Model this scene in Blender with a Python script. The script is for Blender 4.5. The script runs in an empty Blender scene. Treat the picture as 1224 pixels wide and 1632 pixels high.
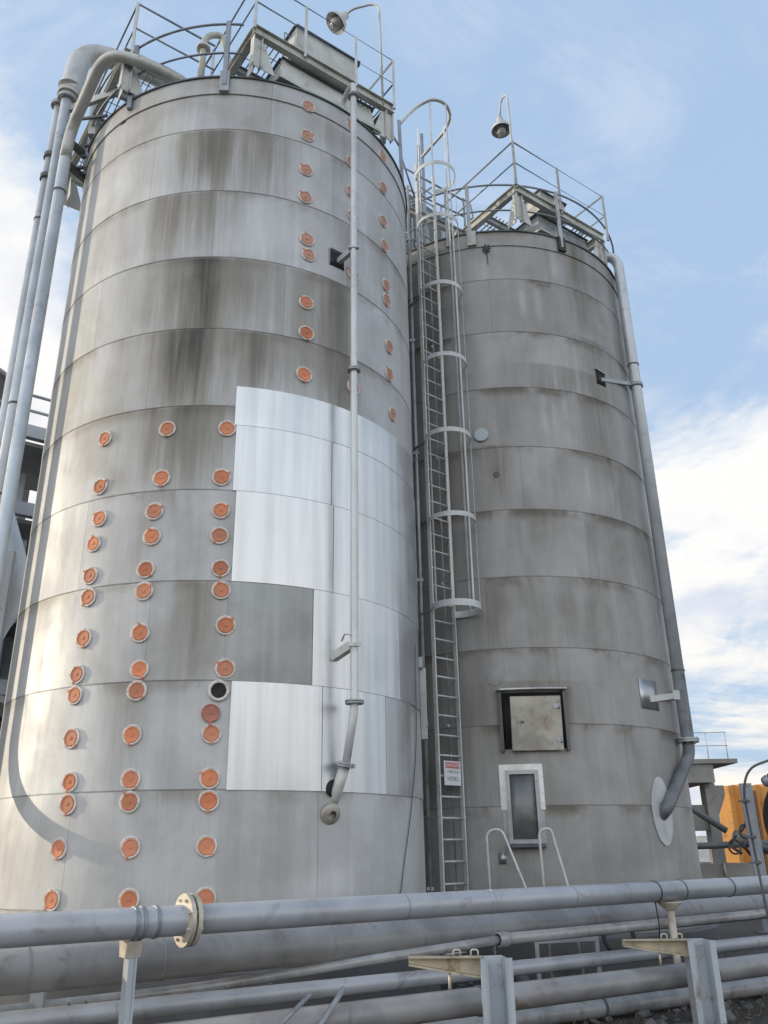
import bpy, bmesh, math, random
from math import sin, cos, radians as R, pi, floor
from mathutils import Vector, Matrix
random.seed(7)
scene = bpy.context.scene
col = scene.collection

# ------------------------------------------------------------------ camera
PITCH, ROLL, FPX = 0.3853, -0.0161, 1340.7
fw = Vector((0, cos(PITCH), sin(PITCH))); up0 = Vector((0, -sin(PITCH), cos(PITCH))); rt0 = Vector((1, 0, 0))
rt = cos(ROLL)*rt0 + sin(ROLL)*up0; up = -sin(ROLL)*rt0 + cos(ROLL)*up0
cd = bpy.data.cameras.new('camera'); cam = bpy.data.objects.new('camera', cd); col.objects.link(cam)
cd.sensor_fit = 'VERTICAL'; cd.sensor_height = 24.0; cd.lens = 24.0*FPX/1632.0
cd.clip_start = 0.05; cd.clip_end = 3000
m = Matrix((rt, up, -fw)).transposed().to_4x4(); m.translation = Vector((0, 0, 1.7))
cam.matrix_world = m
scene.camera = cam

# ------------------------------------------------------------------ light
SUN_AZ, SUN_EL = R(173), R(12)          # direction TO the sun (math angle, low in the west = left of the view)
sd = bpy.data.lights.new('sun', 'SUN'); sun = bpy.data.objects.new('sun', sd); col.objects.link(sun)
sd.energy = 1.75; sd.angle = R(0.5); sd.color = (1.0, 0.85, 0.64)
tosun = Vector((cos(SUN_EL)*cos(SUN_AZ), cos(SUN_EL)*sin(SUN_AZ), sin(SUN_EL)))
sun.rotation_euler = tosun.to_track_quat('Z', 'Y').to_euler()
sun.location = (-30, 10, 30)

world = bpy.data.worlds.new('World'); scene.world = world; world.use_nodes = True
scene.view_settings.view_transform = 'Standard'; scene.view_settings.look = 'None'
scene.view_settings.gamma = 1.0; scene.view_settings.exposure = 0.56

class NT:
    """tiny node builder"""
    def __init__(s, tree): s.t = tree; s.n = tree.nodes; s.l = tree.links
    def node(s, typ, **kw):
        nd = s.n.new(typ)
        for k, v in kw.items():
            if k == 'ins':
                for kk, vv in v.items():
                    if hasattr(vv, 'is_linked') or isinstance(vv, bpy.types.NodeSocket): s.l.new(vv, nd.inputs[kk])
                    else: nd.inputs[kk].default_value = vv
            else: setattr(nd, k, v)
        return nd
    def math(s, op, a, b=0.0, c=None, clamp=False):
        nd = s.n.new('ShaderNodeMath'); nd.operation = op; nd.use_clamp = clamp
        for i, v in enumerate([a, b] + ([c] if c is not None else [])):
            if isinstance(v, bpy.types.NodeSocket): s.l.new(v, nd.inputs[i])
            else: nd.inputs[i].default_value = v
        return nd.outputs[0]
    def maprange(s, v, a, b, c=0.0, d=1.0, smooth=True):
        nd = s.n.new('ShaderNodeMapRange'); nd.interpolation_type = 'SMOOTHSTEP' if smooth else 'LINEAR'
        s.l.new(v, nd.inputs[0])
        for i, x in enumerate((a, b, c, d)): nd.inputs[i+1].default_value = x
        return nd.outputs[0]
    def combine(s, x, y, z=0.0):
        nd = s.n.new('ShaderNodeCombineXYZ')
        for i, v in enumerate((x, y, z)):
            if isinstance(v, bpy.types.NodeSocket): s.l.new(v, nd.inputs[i])
            else: nd.inputs[i].default_value = v
        return nd.outputs[0]
    def noise(s, vec, scale, detail=4.0, rough=0.55, dist=0.0):
        nd = s.n.new('ShaderNodeTexNoise'); s.l.new(vec, nd.inputs['Vector'])
        nd.inputs['Scale'].default_value = scale; nd.inputs['Detail'].default_value = detail
        nd.inputs['Roughness'].default_value = rough; nd.inputs['Distortion'].default_value = dist
        return nd.outputs['Fac']
    def mixc(s, fac, a, b, mode='MIX'):
        nd = s.n.new('ShaderNodeMix'); nd.data_type = 'RGBA'; nd.blend_type = mode
        for i, v in ((0, fac), (6, a), (7, b)):
            if isinstance(v, bpy.types.NodeSocket): s.l.new(v, nd.inputs[i])
            elif i == 0: nd.inputs[0].default_value = v
            else: nd.inputs[i].default_value = (*v, 1) if len(v) == 3 else v
        return nd.outputs[2]

w = NT(world.node_tree); w.n.clear()
tc = w.node('ShaderNodeTexCoord')
sky = w.node('ShaderNodeTexSky', sky_type='NISHITA', sun_disc=False)
sky.sun_elevation = SUN_EL; sky.sun_rotation = pi/2 - SUN_AZ
sky.air_density = 1.3; sky.dust_density = 1.2; sky.ozone_density = 1.5
sep = w.node('ShaderNodeSeparateXYZ', ins={0: tc.outputs['Generated']})
zc = w.math('MAXIMUM', sep.outputs['Z'], 0.0); den = w.math('ADD', zc, 0.22)
px = w.math('DIVIDE', sep.outputs['X'], den); py = w.math('DIVIDE', sep.outputs['Y'], den)
pv = w.combine(px, py, 12.5)
n1 = w.noise(pv, 1.15, 10.0, 0.66, 0.35)
n2 = w.noise(w.combine(w.math('MULTIPLY', px, 0.55), w.math('MULTIPLY', py, 1.5), 6.6), 2.6, 7.0, 0.65, 0.5)
cl = w.math('ADD', w.math('MULTIPLY', n1, 0.72), w.math('MULTIPLY', n2, 0.28))
# more cloud towards the horizon, clear at the top
low = w.maprange(sep.outputs['Z'], 0.36, 0.76, 0.092, -0.115, smooth=False)
side = w.maprange(sep.outputs['X'], -0.46, -0.14, 0.22, 0.0)
cl = w.math('ADD', w.math('ADD', cl, low), side)
back = w.maprange(sep.outputs['Y'], 0.15, -0.45)      # unseen cloud bank added behind the viewer, brightened to light front faces
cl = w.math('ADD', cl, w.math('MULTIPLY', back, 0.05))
cm = w.maprange(cl, 0.485, 0.625)
shade = w.noise(pv, 2.4, 6.0, 0.55, 0.2)
cshade = w.maprange(shade, 0.38, 0.56)
warm = w.maprange(sep.outputs['Z'], 0.0, 0.35)
ccol = w.mixc(warm, (6.9, 6.6, 6.1), (6.8, 6.75, 6.7))
ccol2 = w.mixc(cshade, w.mixc(0.8, ccol, (4.7, 5.1, 5.9)), ccol)
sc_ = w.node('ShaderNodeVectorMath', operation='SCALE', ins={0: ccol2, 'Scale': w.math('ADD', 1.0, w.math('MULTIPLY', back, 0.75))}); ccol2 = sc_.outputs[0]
skyc = w.mixc(1.0, sky.outputs['Color'], (1.0, 1.0, 1.0), 'MULTIPLY')
skyb = w.mixc(0.80, skyc, (3.35, 4.55, 6.35))      # thin high veil: pale milky blue
wis = w.maprange(w.noise(w.combine(w.math('MULTIPLY', px, 1.2), w.math('MULTIPLY', py, 2.0), 4.4), 2.0, 8.0, 0.66, 0.6), 0.50, 0.70, 0.0, 0.26)
skyb = w.mixc(wis, skyb, (6.2, 6.5, 6.9))
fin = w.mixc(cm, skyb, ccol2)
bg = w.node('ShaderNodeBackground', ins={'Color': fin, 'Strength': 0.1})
wo = w.node('ShaderNodeOutputWorld'); w.l.new(bg.outputs[0], wo.inputs[0])

# ------------------------------------------------------------------ mesh helpers
class MB:
    def __init__(s): s.bm = bmesh.new()
    def box(s, c, size, ax=None, bevel=0.0):
        """c centre, size full extents, ax = (ux, uy, uz) axes"""
        ux, uy, uz = ax or (Vector((1,0,0)), Vector((0,1,0)), Vector((0,0,1)))
        c = Vector(c); vs = []
        for k in (-.5, .5):
            for i, j in ((-.5,-.5), (.5,-.5), (.5,.5), (-.5,.5)):
                vs.append(s.bm.verts.new(c + ux*size[0]*i + uy*size[1]*j + uz*size[2]*k))
        fs = []
        for f in ((3,2,1,0), (4,5,6,7), (0,1,5,4), (1,2,6,5), (2,3,7,6), (3,0,4,7)):
            fs.append(s.bm.faces.new([vs[i] for i in f]))
        if bevel:
            ed = {e for f in fs for e in f.edges}
            bmesh.ops.bevel(s.bm, geom=list(ed), offset=bevel, segments=1, affect='EDGES')
        return s
    def prism(s, pts, a, b):
        """polygon pts (3d) swept by vector b-a offset"""
        off = Vector(b) - Vector(a); v1 = [s.bm.verts.new(Vector(p)) for p in pts]; v2 = [s.bm.verts.new(Vector(p)+off) for p in pts]
        n = len(pts); s.bm.faces.new(v1[::-1]); s.bm.faces.new(v2)
        for i in range(n): s.bm.faces.new((v1[i], v1[(i+1)%n], v2[(i+1)%n], v2[i]))
        return s
    def tube(s, pts, r, seg=12, closed=False, caps=True, rad=None):
        pts = [Vector(p) for p in pts]; n = len(pts); rings = []
        prevn = None
        for i, p in enumerate(pts):
            if closed: d = (pts[(i+1)%n] - pts[i-1]).normalized()
            elif i == 0: d = (pts[1]-p).normalized()
            elif i == n-1: d = (p-pts[i-1]).normalized()
            else: d = ((pts[i+1]-p).normalized() + (p-pts[i-1]).normalized()).normalized()
            if prevn is None:
                a = Vector((0,0,1)) if abs(d.z) < .9 else Vector((1,0,0))
                nn = d.cross(a).normalized()
            else:
                nn = (prevn - d*prevn.dot(d)).normalized()
            prevn = nn; bb = d.cross(nn)
            k = 1.0
            if 0 < i < n-1 and not closed:
                cs = (pts[i+1]-p).normalized().dot((p-pts[i-1]).normalized())
                k = 1.0
            rr = rad[i] if rad else r
            rings.append([s.bm.verts.new(p + (nn*cos(2*pi*j/seg) + bb*sin(2*pi*j/seg))*rr*k) for j in range(seg)])
        m_ = n if closed else n-1
        for i in range(m_):
            A, B = rings[i], rings[(i+1)%n]
            for j in range(seg):
                f = s.bm.faces.new((A[j], A[(j+1)%seg], B[(j+1)%seg], B[j])); f.smooth = True
        if caps and not closed:
            s.bm.faces.new(rings[0][::-1]); s.bm.faces.new(rings[-1])
        return s
    def lathe(s, prof, c, axis=(0,0,1), seg=32, close=False, a0=0.0, a1=2*pi, smooth=True):
        """prof: list of (radius, height) along axis from c"""
        ax = Vector(axis).normalized(); a = Vector((0,0,1)) if abs(ax.z) < .9 else Vector((1,0,0))
        u = ax.cross(a).normalized(); v = ax.cross(u); c = Vector(c); full = abs(a1-a0-2*pi) < 1e-6
        ns = seg if full else seg+1
        rings = []
        for r, h in prof:
            if r < 1e-6: rings.append([s.bm.verts.new(c+ax*h)])
            else: rings.append([s.bm.verts.new(c+ax*h+(u*cos(a0+(a1-a0)*j/seg)+v*sin(a0+(a1-a0)*j/seg))*r) for j in range(ns)])
        for A, B in zip(rings, rings[1:]):
            for j in range(seg):
                k = (j+1) % ns if full else j+1
                if len(A) == 1 and len(B) == 1: continue
                if len(A) == 1: f = s.bm.faces.new((A[0], B[k], B[j]))
                elif len(B) == 1: f = s.bm.faces.new((A[j], A[k], B[0]))
                else: f = s.bm.faces.new((A[j], A[k], B[k], B[j]))
                f.smooth = smooth
        return s
    def bar(s, a, b, w_, h_, upv=(0,0,1)):
        """rectangular bar a->b, width w_ (sideways) height h_ (along up)"""
        a = Vector(a); b = Vector(b); d = (b-a); L = d.length; d.normalize()
        u = Vector(upv); sd_ = d.cross(u)
        if sd_.length < 1e-4: sd_ = d.cross(Vector((1,0,0)))
        sd_.normalize(); u2 = sd_.cross(d)
        return s.box((a+b)/2, (L, w_, h_), (d, sd_, u2))
    def build(s, name, mt, parent=None, edge=None):
        bmesh.ops.recalc_face_normals(s.bm, faces=s.bm.faces[:])
        me = bpy.data.meshes.new(name); s.bm.to_mesh(me); s.bm.free()
        if edge is not None: 
            me.set_sharp_from_angle(angle=R(edge))
        o = bpy.data.objects.new(name, me); col.objects.link(o); me.materials.append(mt)
        if parent: o.parent = parent; o.matrix_parent_inverse = Matrix.Translation(-parent_world(parent))
        return o

def parent_world(p):
    v = Vector(p.location)
    q = p
    while q.parent is not None:
        q = q.parent; v = v + Vector((0, 0, 0)); v = v + Vector(q.location)
        break
    return v

def tag(o, label, cat, group=None, kind=None):
    if label: o['label'] = label
    if cat: o['category'] = cat
    if group: o['group'] = group
    if kind: o['kind'] = kind
    return o

def thing(name, loc, label, cat, group=None):
    o = bpy.data.objects.new(name, None); col.objects.link(o); o.location = loc; o.empty_display_size = 0.3
    return tag(o, label, cat, group)

def bend(pts, r, n=6):
    """round the corners of a polyline"""
    pts = [Vector(p) for p in pts]; out = [pts[0]]
    for i in range(1, len(pts)-1):
        p = pts[i]; a = (pts[i-1]-p); b = (pts[i+1]-p); la = min(r, a.length*.49); lb = min(r, b.length*.49); l = min(la, lb)
        a.normalize(); b.normalize(); A = p+a*l; B = p+b*l
        for k in range(n+1):
            t = k/n; out.append(A*(1-t)**2 + p*2*t*(1-t) + B*t*t)
    out.append(pts[-1]); return out

# ------------------------------------------------------------------ materials
def pbsdf(name):
    mt = bpy.data.materials.new(name); mt.use_nodes = True; t = NT(mt.node_tree); t.n.clear()
    b = t.node('ShaderNodeBsdfPrincipled'); o = t.node('ShaderNodeOutputMaterial'); t.l.new(b.outputs[0], o.inputs[0])
    return mt, t, b

def metal(name, base, rough=0.5, metallic=0.6, var=0.25, scale=6.0, rust=0.0, bump=0.15, stretch=1.0, dirt=(0.09, 0.085, 0.075)):
    mt, t, b = pbsdf(name); tcn = t.node('ShaderNodeTexCoord'); v = tcn.outputs['Object']
    if stretch != 1.0:
        mp = t.node('ShaderNodeMapping', ins={0: v, 'Scale': (1, 1, stretch)}); v = mp.outputs[0]
    a = t.noise(v, scale, 6.0, 0.6, 0.4); a2 = t.noise(v, scale*0.27, 3.0, 0.5)
    fac = t.maprange(t.math('ADD', t.math('MULTIPLY', a, .55), t.math('MULTIPLY', a2, .45)), .36, .62)
    lo = tuple(c*(1-var) for c in base); hi = tuple(min(1, c*(1+var*.7)) for c in base)
    c = t.mixc(fac, lo, hi)
    d = t.maprange(t.noise(v, scale*1.7, 8.0, .7, .8), .56, .70)
    c = t.mixc(t.math('MULTIPLY', d, 0.45), c, dirt)
    if rust:
        rr = t.maprange(t.noise(v, scale*.8, 9.0, .72, .5), .62-rust*.16, .72)
        c = t.mixc(t.math('MULTIPLY', rr, .8), c, (0.17, 0.075, 0.03))
    t.l.new(c, b.inputs['Base Color']); b.inputs['Metallic'].default_value = metallic
    t.l.new(t.maprange(a, .3, .7, rough*.8, min(1, rough*1.25)), b.inputs['Roughness'])
    if bump:
        bp = t.node('ShaderNodeBump', ins={'Height': t.noise(v, scale*5, 4.0, .6), 'Strength': bump, 'Distance': 0.01})
        t.l.new(bp.outputs[0], b.inputs['Normal'])
    return mt

M = {}
M['galv'] = metal('galvanised_steel', (0.36, 0.38, 0.39), .5, .45, .25, 5)
M['elbow'] = metal('shaded_elbow', (0.17, 0.18, 0.19), .55, .2, .3, 4)  # darker copy of the downpipe colour, shadow on the lower bend painted in
M['galvlt'] = metal('pale_galvanised', (0.46, 0.48, 0.485), .5, .2, .2, 3)
M['rail'] = metal('rail_steel', (0.27, 0.30, 0.34), .5, .35, .2, 6)
M['railwhite'] = metal('pale_painted_steel', (0.55, 0.57, 0.57), .5, .1, .15, 5)
M['frame'] = metal('platform_paint', (0.48, 0.485, 0.44), .6, .1, .25, 3, rust=.25)
M['framelt'] = metal('housing_paint', (0.54, 0.56, 0.53), .55, .1, .18, 2.5, rust=.12)
M['whitepipe'] = metal('whitewashed_pipe', (0.58, 0.60, 0.60), .42, .25, .14, 2.5)
M['bluepipe'] = metal('pale_blue_pipe', (0.52, 0.57, 0.61), .42, .35, .14, 2.0)
M['bluepipedark'] = metal('dull_blue_pipe', (0.44, 0.48, 0.52), .45, .35, .18, 2.0)
M['creampipe'] = metal('cream_grey_pipe', (0.50, 0.51, 0.49), .5, .2, .18, 2.5)
M['alupipe'] = metal('lagged_aluminium_pipe', (0.34, 0.36, 0.39), .38, .15, .18, 2.0, bump=.22, rust=.08)
M['alupipe2'] = metal('grimy_lagged_pipe', (0.25, 0.252, 0.255), .44, .12, .26, 2.0, rust=.25, bump=.25)
M['smallpipe'] = metal('small_grey_pipe', (0.34, 0.35, 0.36), .40, .15, .28, 4.0, rust=.15)
M['post'] = metal('rack_post_paint', (0.42, 0.46, 0.49), .55, .12, .14, 2.0, rust=.1)
M['arm'] = metal('rusty_cream_arm', (0.44, 0.39, 0.29), .65, .1, .25, 6.0, rust=.7)
M['flange'] = metal('flange_cream', (0.55, 0.50, 0.42), .5, .3, .2, 8.0, rust=.35)
M['dark'] = metal('dark_steel', (0.045, 0.05, 0.055), .6, .3, .3, 4)
M['darkgrey'] = metal('dark_grey_steel', (0.12, 0.13, 0.135), .6, .3, .3, 3)
M['black'] = metal('black_rubber', (0.012, 0.012, 0.014), .75, 0, .3, 6)
M['portring'] = metal('port_ring_paint', (0.62, 0.57, 0.53), .5, .1, .18, 14)
M['orange'] = metal('orange_cap', (0.52, 0.15, 0.055), .55, 0, .25, 9, dirt=(.22, .08, .04))
def vary(mt, amt=.25):
    nt = NT(mt.node_tree); b = [n for n in nt.n if n.type == 'BSDF_PRINCIPLED'][0]; lk = b.inputs['Base Color'].links[0].from_socket
    oi = nt.node('ShaderNodeObjectInfo'); k = nt.maprange(oi.outputs['Random'], 0, 1, 1-amt, 1+amt, smooth=False)
    v = nt.node('ShaderNodeVectorMath', operation='SCALE', ins={0: lk, 'Scale': k}); r2 = nt.math('FRACT', nt.math('MULTIPLY', oi.outputs['Random'], 7.3))
    c = nt.mixc(nt.math('MULTIPLY', r2, .38), v.outputs[0], (0.50, 0.30, 0.22)); nt.l.new(c, b.inputs['Base Color'])
M['orange'] = metal('orange_cap', (0.60, 0.20, 0.085), .6, 0, .12, 9, dirt=(.48, .17, .08), bump=.05); vary(M['orange'])
M['pink'] = metal('faded_red_cap', (0.42, 0.16, 0.12), .6, 0, .2, 9)
M['door'] = metal('weathered_door', (0.37, 0.35, 0.30), .5, .3, .38, 3.5, rust=.62)
M['trimwhite'] = metal('bright_trim', (0.60, 0.61, 0.60), .4, .5, .28, 4.0)
M['panel_dull'] = metal('dull_panel', (0.25, 0.26, 0.26), .5, .35, .3, 3.0)
M['concrete'] = metal('concrete', (0.27, 0.265, 0.25), .9, 0, .25, 1.2, bump=.3)
M['concretedk'] = metal('dark_concrete', (0.12, 0.12, 0.12), .95, 0, .3, 1.5, bump=.3)
M['steelbg'] = metal('background_steel', (0.42, 0.44, 0.46), .7, .2, .3, .8)
M['steelbgdk'] = metal('background_steel_dark', (0.30, 0.31, 0.32), .8, .1, .3, .8)
M['claddingblue'] = metal('pale_cladding', (0.48, 0.54, 0.58), .6, .2, .2, .6)
M['yellow'] = metal('ochre_cladding', (0.64, 0.31, 0.085), .6, .1, .12, 1.0)
M['yellowdk'] = metal('brown_cladding', (0.20, 0.11, 0.05), .7, .1, .2, 1.0)
M['signwhite'] = metal('sign_white', (0.62, 0.64, 0.66), .5, 0, .08, 8, bump=0)
M['signred'] = metal('sign_red', (0.48, 0.12, 0.10), .5, 0, .1, 8, bump=0)
M['signink'] = metal('sign_ink', (0.10, 0.12, 0.15), .6, 0, .1, 8, bump=0)
mt, t, b = pbsdf('lamp_glass'); b.inputs['Base Color'].default_value = (.55, .55, .52, 1); b.inputs['Roughness'].default_value = .15
b.inputs['Transmission Weight'].default_value = .15; M['glass'] = mt

RING = 1.22
def silo_material(name, z10, base, stains, light_streaks, dirt_low, seed):
    """cylindrical aluminium cladding: sheets, seams, streaks; object origin at the silo axis on the ground"""
    mt, t, b = pbsdf(name); tcn = t.node('ShaderNodeTexCoord'); s_ = t.node('ShaderNodeSeparateXYZ', ins={0: tcn.outputs['Object']})
    th = t.math('ARCTAN2', s_.outputs[1], s_.outputs[0]); z = s_.outputs[2]
    rz = t.math('DIVIDE', t.math('SUBTRACT', z, z10), RING)
    ring = t.math('FLOOR', rz); fr = t.math('FRACT', rz)
    arc = t.math('MULTIPLY', th, 3.0)
    par = t.math('MULTIPLY', t.math('FRACT', t.math('MULTIPLY', ring, .37)), 2.9)
    pn = t.math('DIVIDE', t.math('ADD', t.math('ADD', arc, par), 30.0+seed), 2.9)
    pid = t.math('FLOOR', pn); pf = t.math('FRACT', pn)
    wn = t.node('ShaderNodeTexWhiteNoise', noise_dimensions='3D', ins={0: t.combine(ring, pid, float(seed))})
    tone = t.maprange(wn.outputs['Value'], 0, 1, .90, 1.08, smooth=False)
    cyl = t.combine(arc, z, 0.0)
    # vertical streaks (stretched noise, restarted in every ring) and soft blotches
    st = t.noise(t.combine(t.math('MULTIPLY', arc, 2.0), t.math('MULTIPLY', z, .30), t.math('MULTIPLY', ring, 3.7)), 1.0, 6.0, .62, .2)
    fine = t.noise(t.combine(t.math('MULTIPLY', arc, 16.0), t.math('MULTIPLY', z, .8), ring), 1.0, 4.0, .6)
    bl = t.noise(cyl, .9, 5.0, .6, .4)
    mul = t.math('MULTIPLY', tone, t.maprange(st, .3, .72, 1.07, .91))
    mul = t.math('MULTIPLY', mul, t.maprange(fine, .3, .7, 1.025, .975))
    mul = t.math('MULTIPLY', mul, t.maprange(bl, .32, .68, 1.09, .90))
    # dirt gathered on the lap below / above every seam
    st2 = t.noise(t.combine(t.math('MULTIPLY', arc, 4.6), t.math('MULTIPLY', z, .22), t.math('MULTIPLY', ring, 5.1)), 1.0, 6.0, .68, .15)
    drip = t.math('MULTIPLY', t.maprange(st2, .53, .70), t.maprange(fr, .25, 1.0, smooth=False))
    mul = t.math('MULTIPLY', mul, t.math('SUBTRACT', 1.0, t.math('MULTIPLY', drip, .08)))
    drip2 = t.math('MULTIPLY', t.maprange(st2, .47, .32), t.maprange(fr, 1.0, .1, smooth=False))
    mul = t.math('MULTIPLY', mul, t.math('ADD', 1.0, t.math('MULTIPLY', drip2, .10)))
    g_top = t.math('MULTIPLY', t.maprange(fr, .82, 1.0), t.maprange(bl, .42, .60))
    mul = t.math('MULTIPLY', mul, t.math('SUBTRACT', 1.0, t.math('MULTIPLY', g_top, dirt_low)))
    # individual stains: (theta_deg, half width m, z_lo, z_hi, strength)
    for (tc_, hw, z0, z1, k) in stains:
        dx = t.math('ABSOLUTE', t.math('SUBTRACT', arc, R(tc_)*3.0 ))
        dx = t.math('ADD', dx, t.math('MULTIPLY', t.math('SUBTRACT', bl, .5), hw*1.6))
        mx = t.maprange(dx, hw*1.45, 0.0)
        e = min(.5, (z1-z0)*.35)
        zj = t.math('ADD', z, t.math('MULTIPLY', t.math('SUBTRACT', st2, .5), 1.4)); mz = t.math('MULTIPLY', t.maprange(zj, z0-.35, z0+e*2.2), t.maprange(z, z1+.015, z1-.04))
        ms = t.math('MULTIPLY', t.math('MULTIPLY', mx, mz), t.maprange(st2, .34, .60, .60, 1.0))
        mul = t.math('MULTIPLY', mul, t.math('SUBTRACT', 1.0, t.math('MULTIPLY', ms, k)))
    for (tc_, hw, z0, z1, k) in light_streaks:
        dx = t.math('ABSOLUTE', t.math('SUBTRACT', arc, R(tc_)*3.0))
        ms = t.math('MULTIPLY', t.maprange(dx, hw, 0.0), t.math('MULTIPLY', t.maprange(z, z0, z0+.5), t.maprange(z, z1, z1-.15)))
        mul = t.math('MULTIPLY', mul, t.math('ADD', 1.0, t.math('MULTIPLY', ms, k)))
    # sealant lines
    jag = t.math('MULTIPLY', t.math('SUBTRACT', t.noise(cyl, 2.0, 3.0), .5), .012)
    ds = t.math('ABSOLUTE', t.math('SUBTRACT', t.math('MINIMUM', fr, 1.0), t.math('ADD', .006, jag)))
    line = t.math('SUBTRACT', 1.0, t.maprange(ds, .0015, .0075))
    dv = t.math('MINIMUM', pf, t.math('SUBTRACT', 1.0, pf))
    vline = t.math('MULTIPLY', t.math('SUBTRACT', 1.0, t.maprange(dv, .0012, .0028)), .45)
    lm = t.math('MULTIPLY', t.math('MAXIMUM', line, vline), t.maprange(bl, .3, .55, .55, .9))
    # base colour slightly browner where dirty
    c0 = t.mixc(t.maprange(mul, .55, 1.0), (base[0]*.92, base[1]*.86, base[2]*.76), base)
    cm_ = t.node('ShaderNodeVectorMath', operation='SCALE', ins={0: c0, 'Scale': mul})
    c = t.mixc(lm, cm_.outputs[0], (0.13, 0.125, 0.12))
    t.l.new(c, b.inputs['Base Color'])
    b.inputs['Metallic'].default_value = .25
    b.inputs['Specular IOR Level'].default_value = .35
    ro = t.maprange(t.math('ADD', t.math('MULTIPLY', bl, .5), t.math('MULTIPLY', st, .5)), .35, .65, .50, .64)
    t.l.new(ro, b.inputs['Roughness'])
    hb = t.math('ADD', t.math('MULTIPLY', t.noise(cyl, .8, 2.0), 1.0), t.math('MULTIPLY', t.noise(cyl, 60.0, 2.0), .012))
    bp = t.node('ShaderNodeBump', ins={'Height': hb, 'Strength': .35, 'Distance': .06}); t.l.new(bp.outputs[0], b.inputs['Normal'])
    return mt

def bright_material(name, base, rough, seed, mott=0.0):
    mt, t, b = pbsdf(name); tcn = t.node('ShaderNodeTexCoord'); s_ = t.node('ShaderNodeSeparateXYZ', ins={0: tcn.outputs['Object']})
    th = t.math('MULTIPLY', t.math('ARCTAN2', s_.outputs[1], s_.outputs[0]), 3.0); z = s_.outputs[2]
    cyl = t.combine(th, z, float(seed))
    st = t.noise(t.combine(t.math('MULTIPLY', th, 8.0), t.math('MULTIPLY', z, .30), float(seed)), 1.0, 2.0, .5)
    bl = t.noise(cyl, 1.3, 4.0, .55, .0)
    k = t.math('MULTIPLY', t.maprange(st, .3, .7, .90, 1.06), t.maprange(bl, .35, .65, 1.0-mott*.5, 1.0+mott*.3))
    v = t.node('ShaderNodeVectorMath', operation='SCALE', ins={0: base, 'Scale': k})
    t.l.new(v.outputs[0], b.inputs['Base Color']); b.inputs['Metallic'].default_value = .82
    t.l.new(t.maprange(bl, .3, .7, rough*.85, rough*1.2), b.inputs['Roughness'])
    return mt

# ------------------------------------------------------------------ ground
mt, t, b = pbsdf('yard_ground'); tcn = t.node('ShaderNodeTexCoord'); v = tcn.outputs['Object']
a = t.noise(v, .5, 8.0, .65, .4); a2 = t.noise(v, 14.0, 6.0, .7)
c = t.mixc(t.maprange(a, .35, .65), (0.03, 0.029, 0.027), (0.06, 0.056, 0.05)); c = t.mixc(t.maprange(a2, .45, .7), c, (0.12, 0.105, 0.085))
t.l.new(c, b.inputs['Base Color']); b.inputs['Roughness'].default_value = .92
bp = t.node('ShaderNodeBump', ins={'Height': a2, 'Strength': .8, 'Distance': .05}); t.l.new(bp.outputs[0], b.inputs['Normal'])
M['ground'] = mt
g = MB(); vs = [g.bm.verts.new(p) for p in ((-1500,-1500,0),(1500,-1500,0),(1500,1500,0),(-1500,1500,0))]; g.bm.faces.new(vs)
tag(g.build('ground', M['ground']), None, None, kind='structure')

# ------------------------------------------------------------------ silos
SL = Vector((-2.4988, 12.8413, 0)); RL = 2.9938
SR = Vector((2.4285, 16.6201, 0)); RR = 3.043
Z10L, Z10R = 2.385, 2.332

def wall(C, Rr, z10, ztop, mt, parent):
    """stepped cladding: every ring laps 5 mm over the one below; open top below the roof"""
    b_ = MB(); prof = [(Rr, 0.0)]
    zs = []; k = -1
    while z10 + k*RING < ztop: zs.append(z10+k*RING); k += 1
    prof = [(Rr+.001, 0.0)]
    for zz in zs[0:]:
        if zz <= 0.05: continue
        prof += [(Rr-.004, zz-.002), (Rr+.005, zz)]
    prof.append((Rr, ztop))
    b_.lathe(prof, C, seg=160)
    return b_.build('cladding', mt, parent, edge=25)

def curved(C, r, th0, th1, z0, z1, thick, n=24):
    """curved sheet with real thickness on the silo face (degrees)"""
    b_ = MB(); n = max(2, int(abs(th1-th0)/2.0)+1); V = []
    for rr in (r, r+thick):
        for zz in (z0, z1):
            V.append([b_.bm.verts.new((C[0]+rr*cos(R(th0+(th1-th0)*i/n)), C[1]+rr*sin(R(th0+(th1-th0)*i/n)), zz)) for i in range(n+1)])
    a, b2, c, d = V
    for i in range(n):
        for q in ((a, b2), (c, d), (a, c), (b2, d)):
            f = b_.bm.faces.new((q[0][i], q[0][i+1], q[1][i+1], q[1][i])); f.smooth = q in ((a, b2), (c, d))
    for i in (0, n): b_.bm.faces.new((a[i], b2[i], d[i], c[i]))
    return b_

def rp(C, Rr, th, z, off=0.0): return Vector((C[0]+(Rr+off)*cos(R(th)), C[1]+(Rr+off)*sin(R(th)), z))
def nrm(th): return Vector((cos(R(th)), sin(R(th)), 0))
def tan_(th): return Vector((-sin(R(th)), cos(R(th)), 0))

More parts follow.
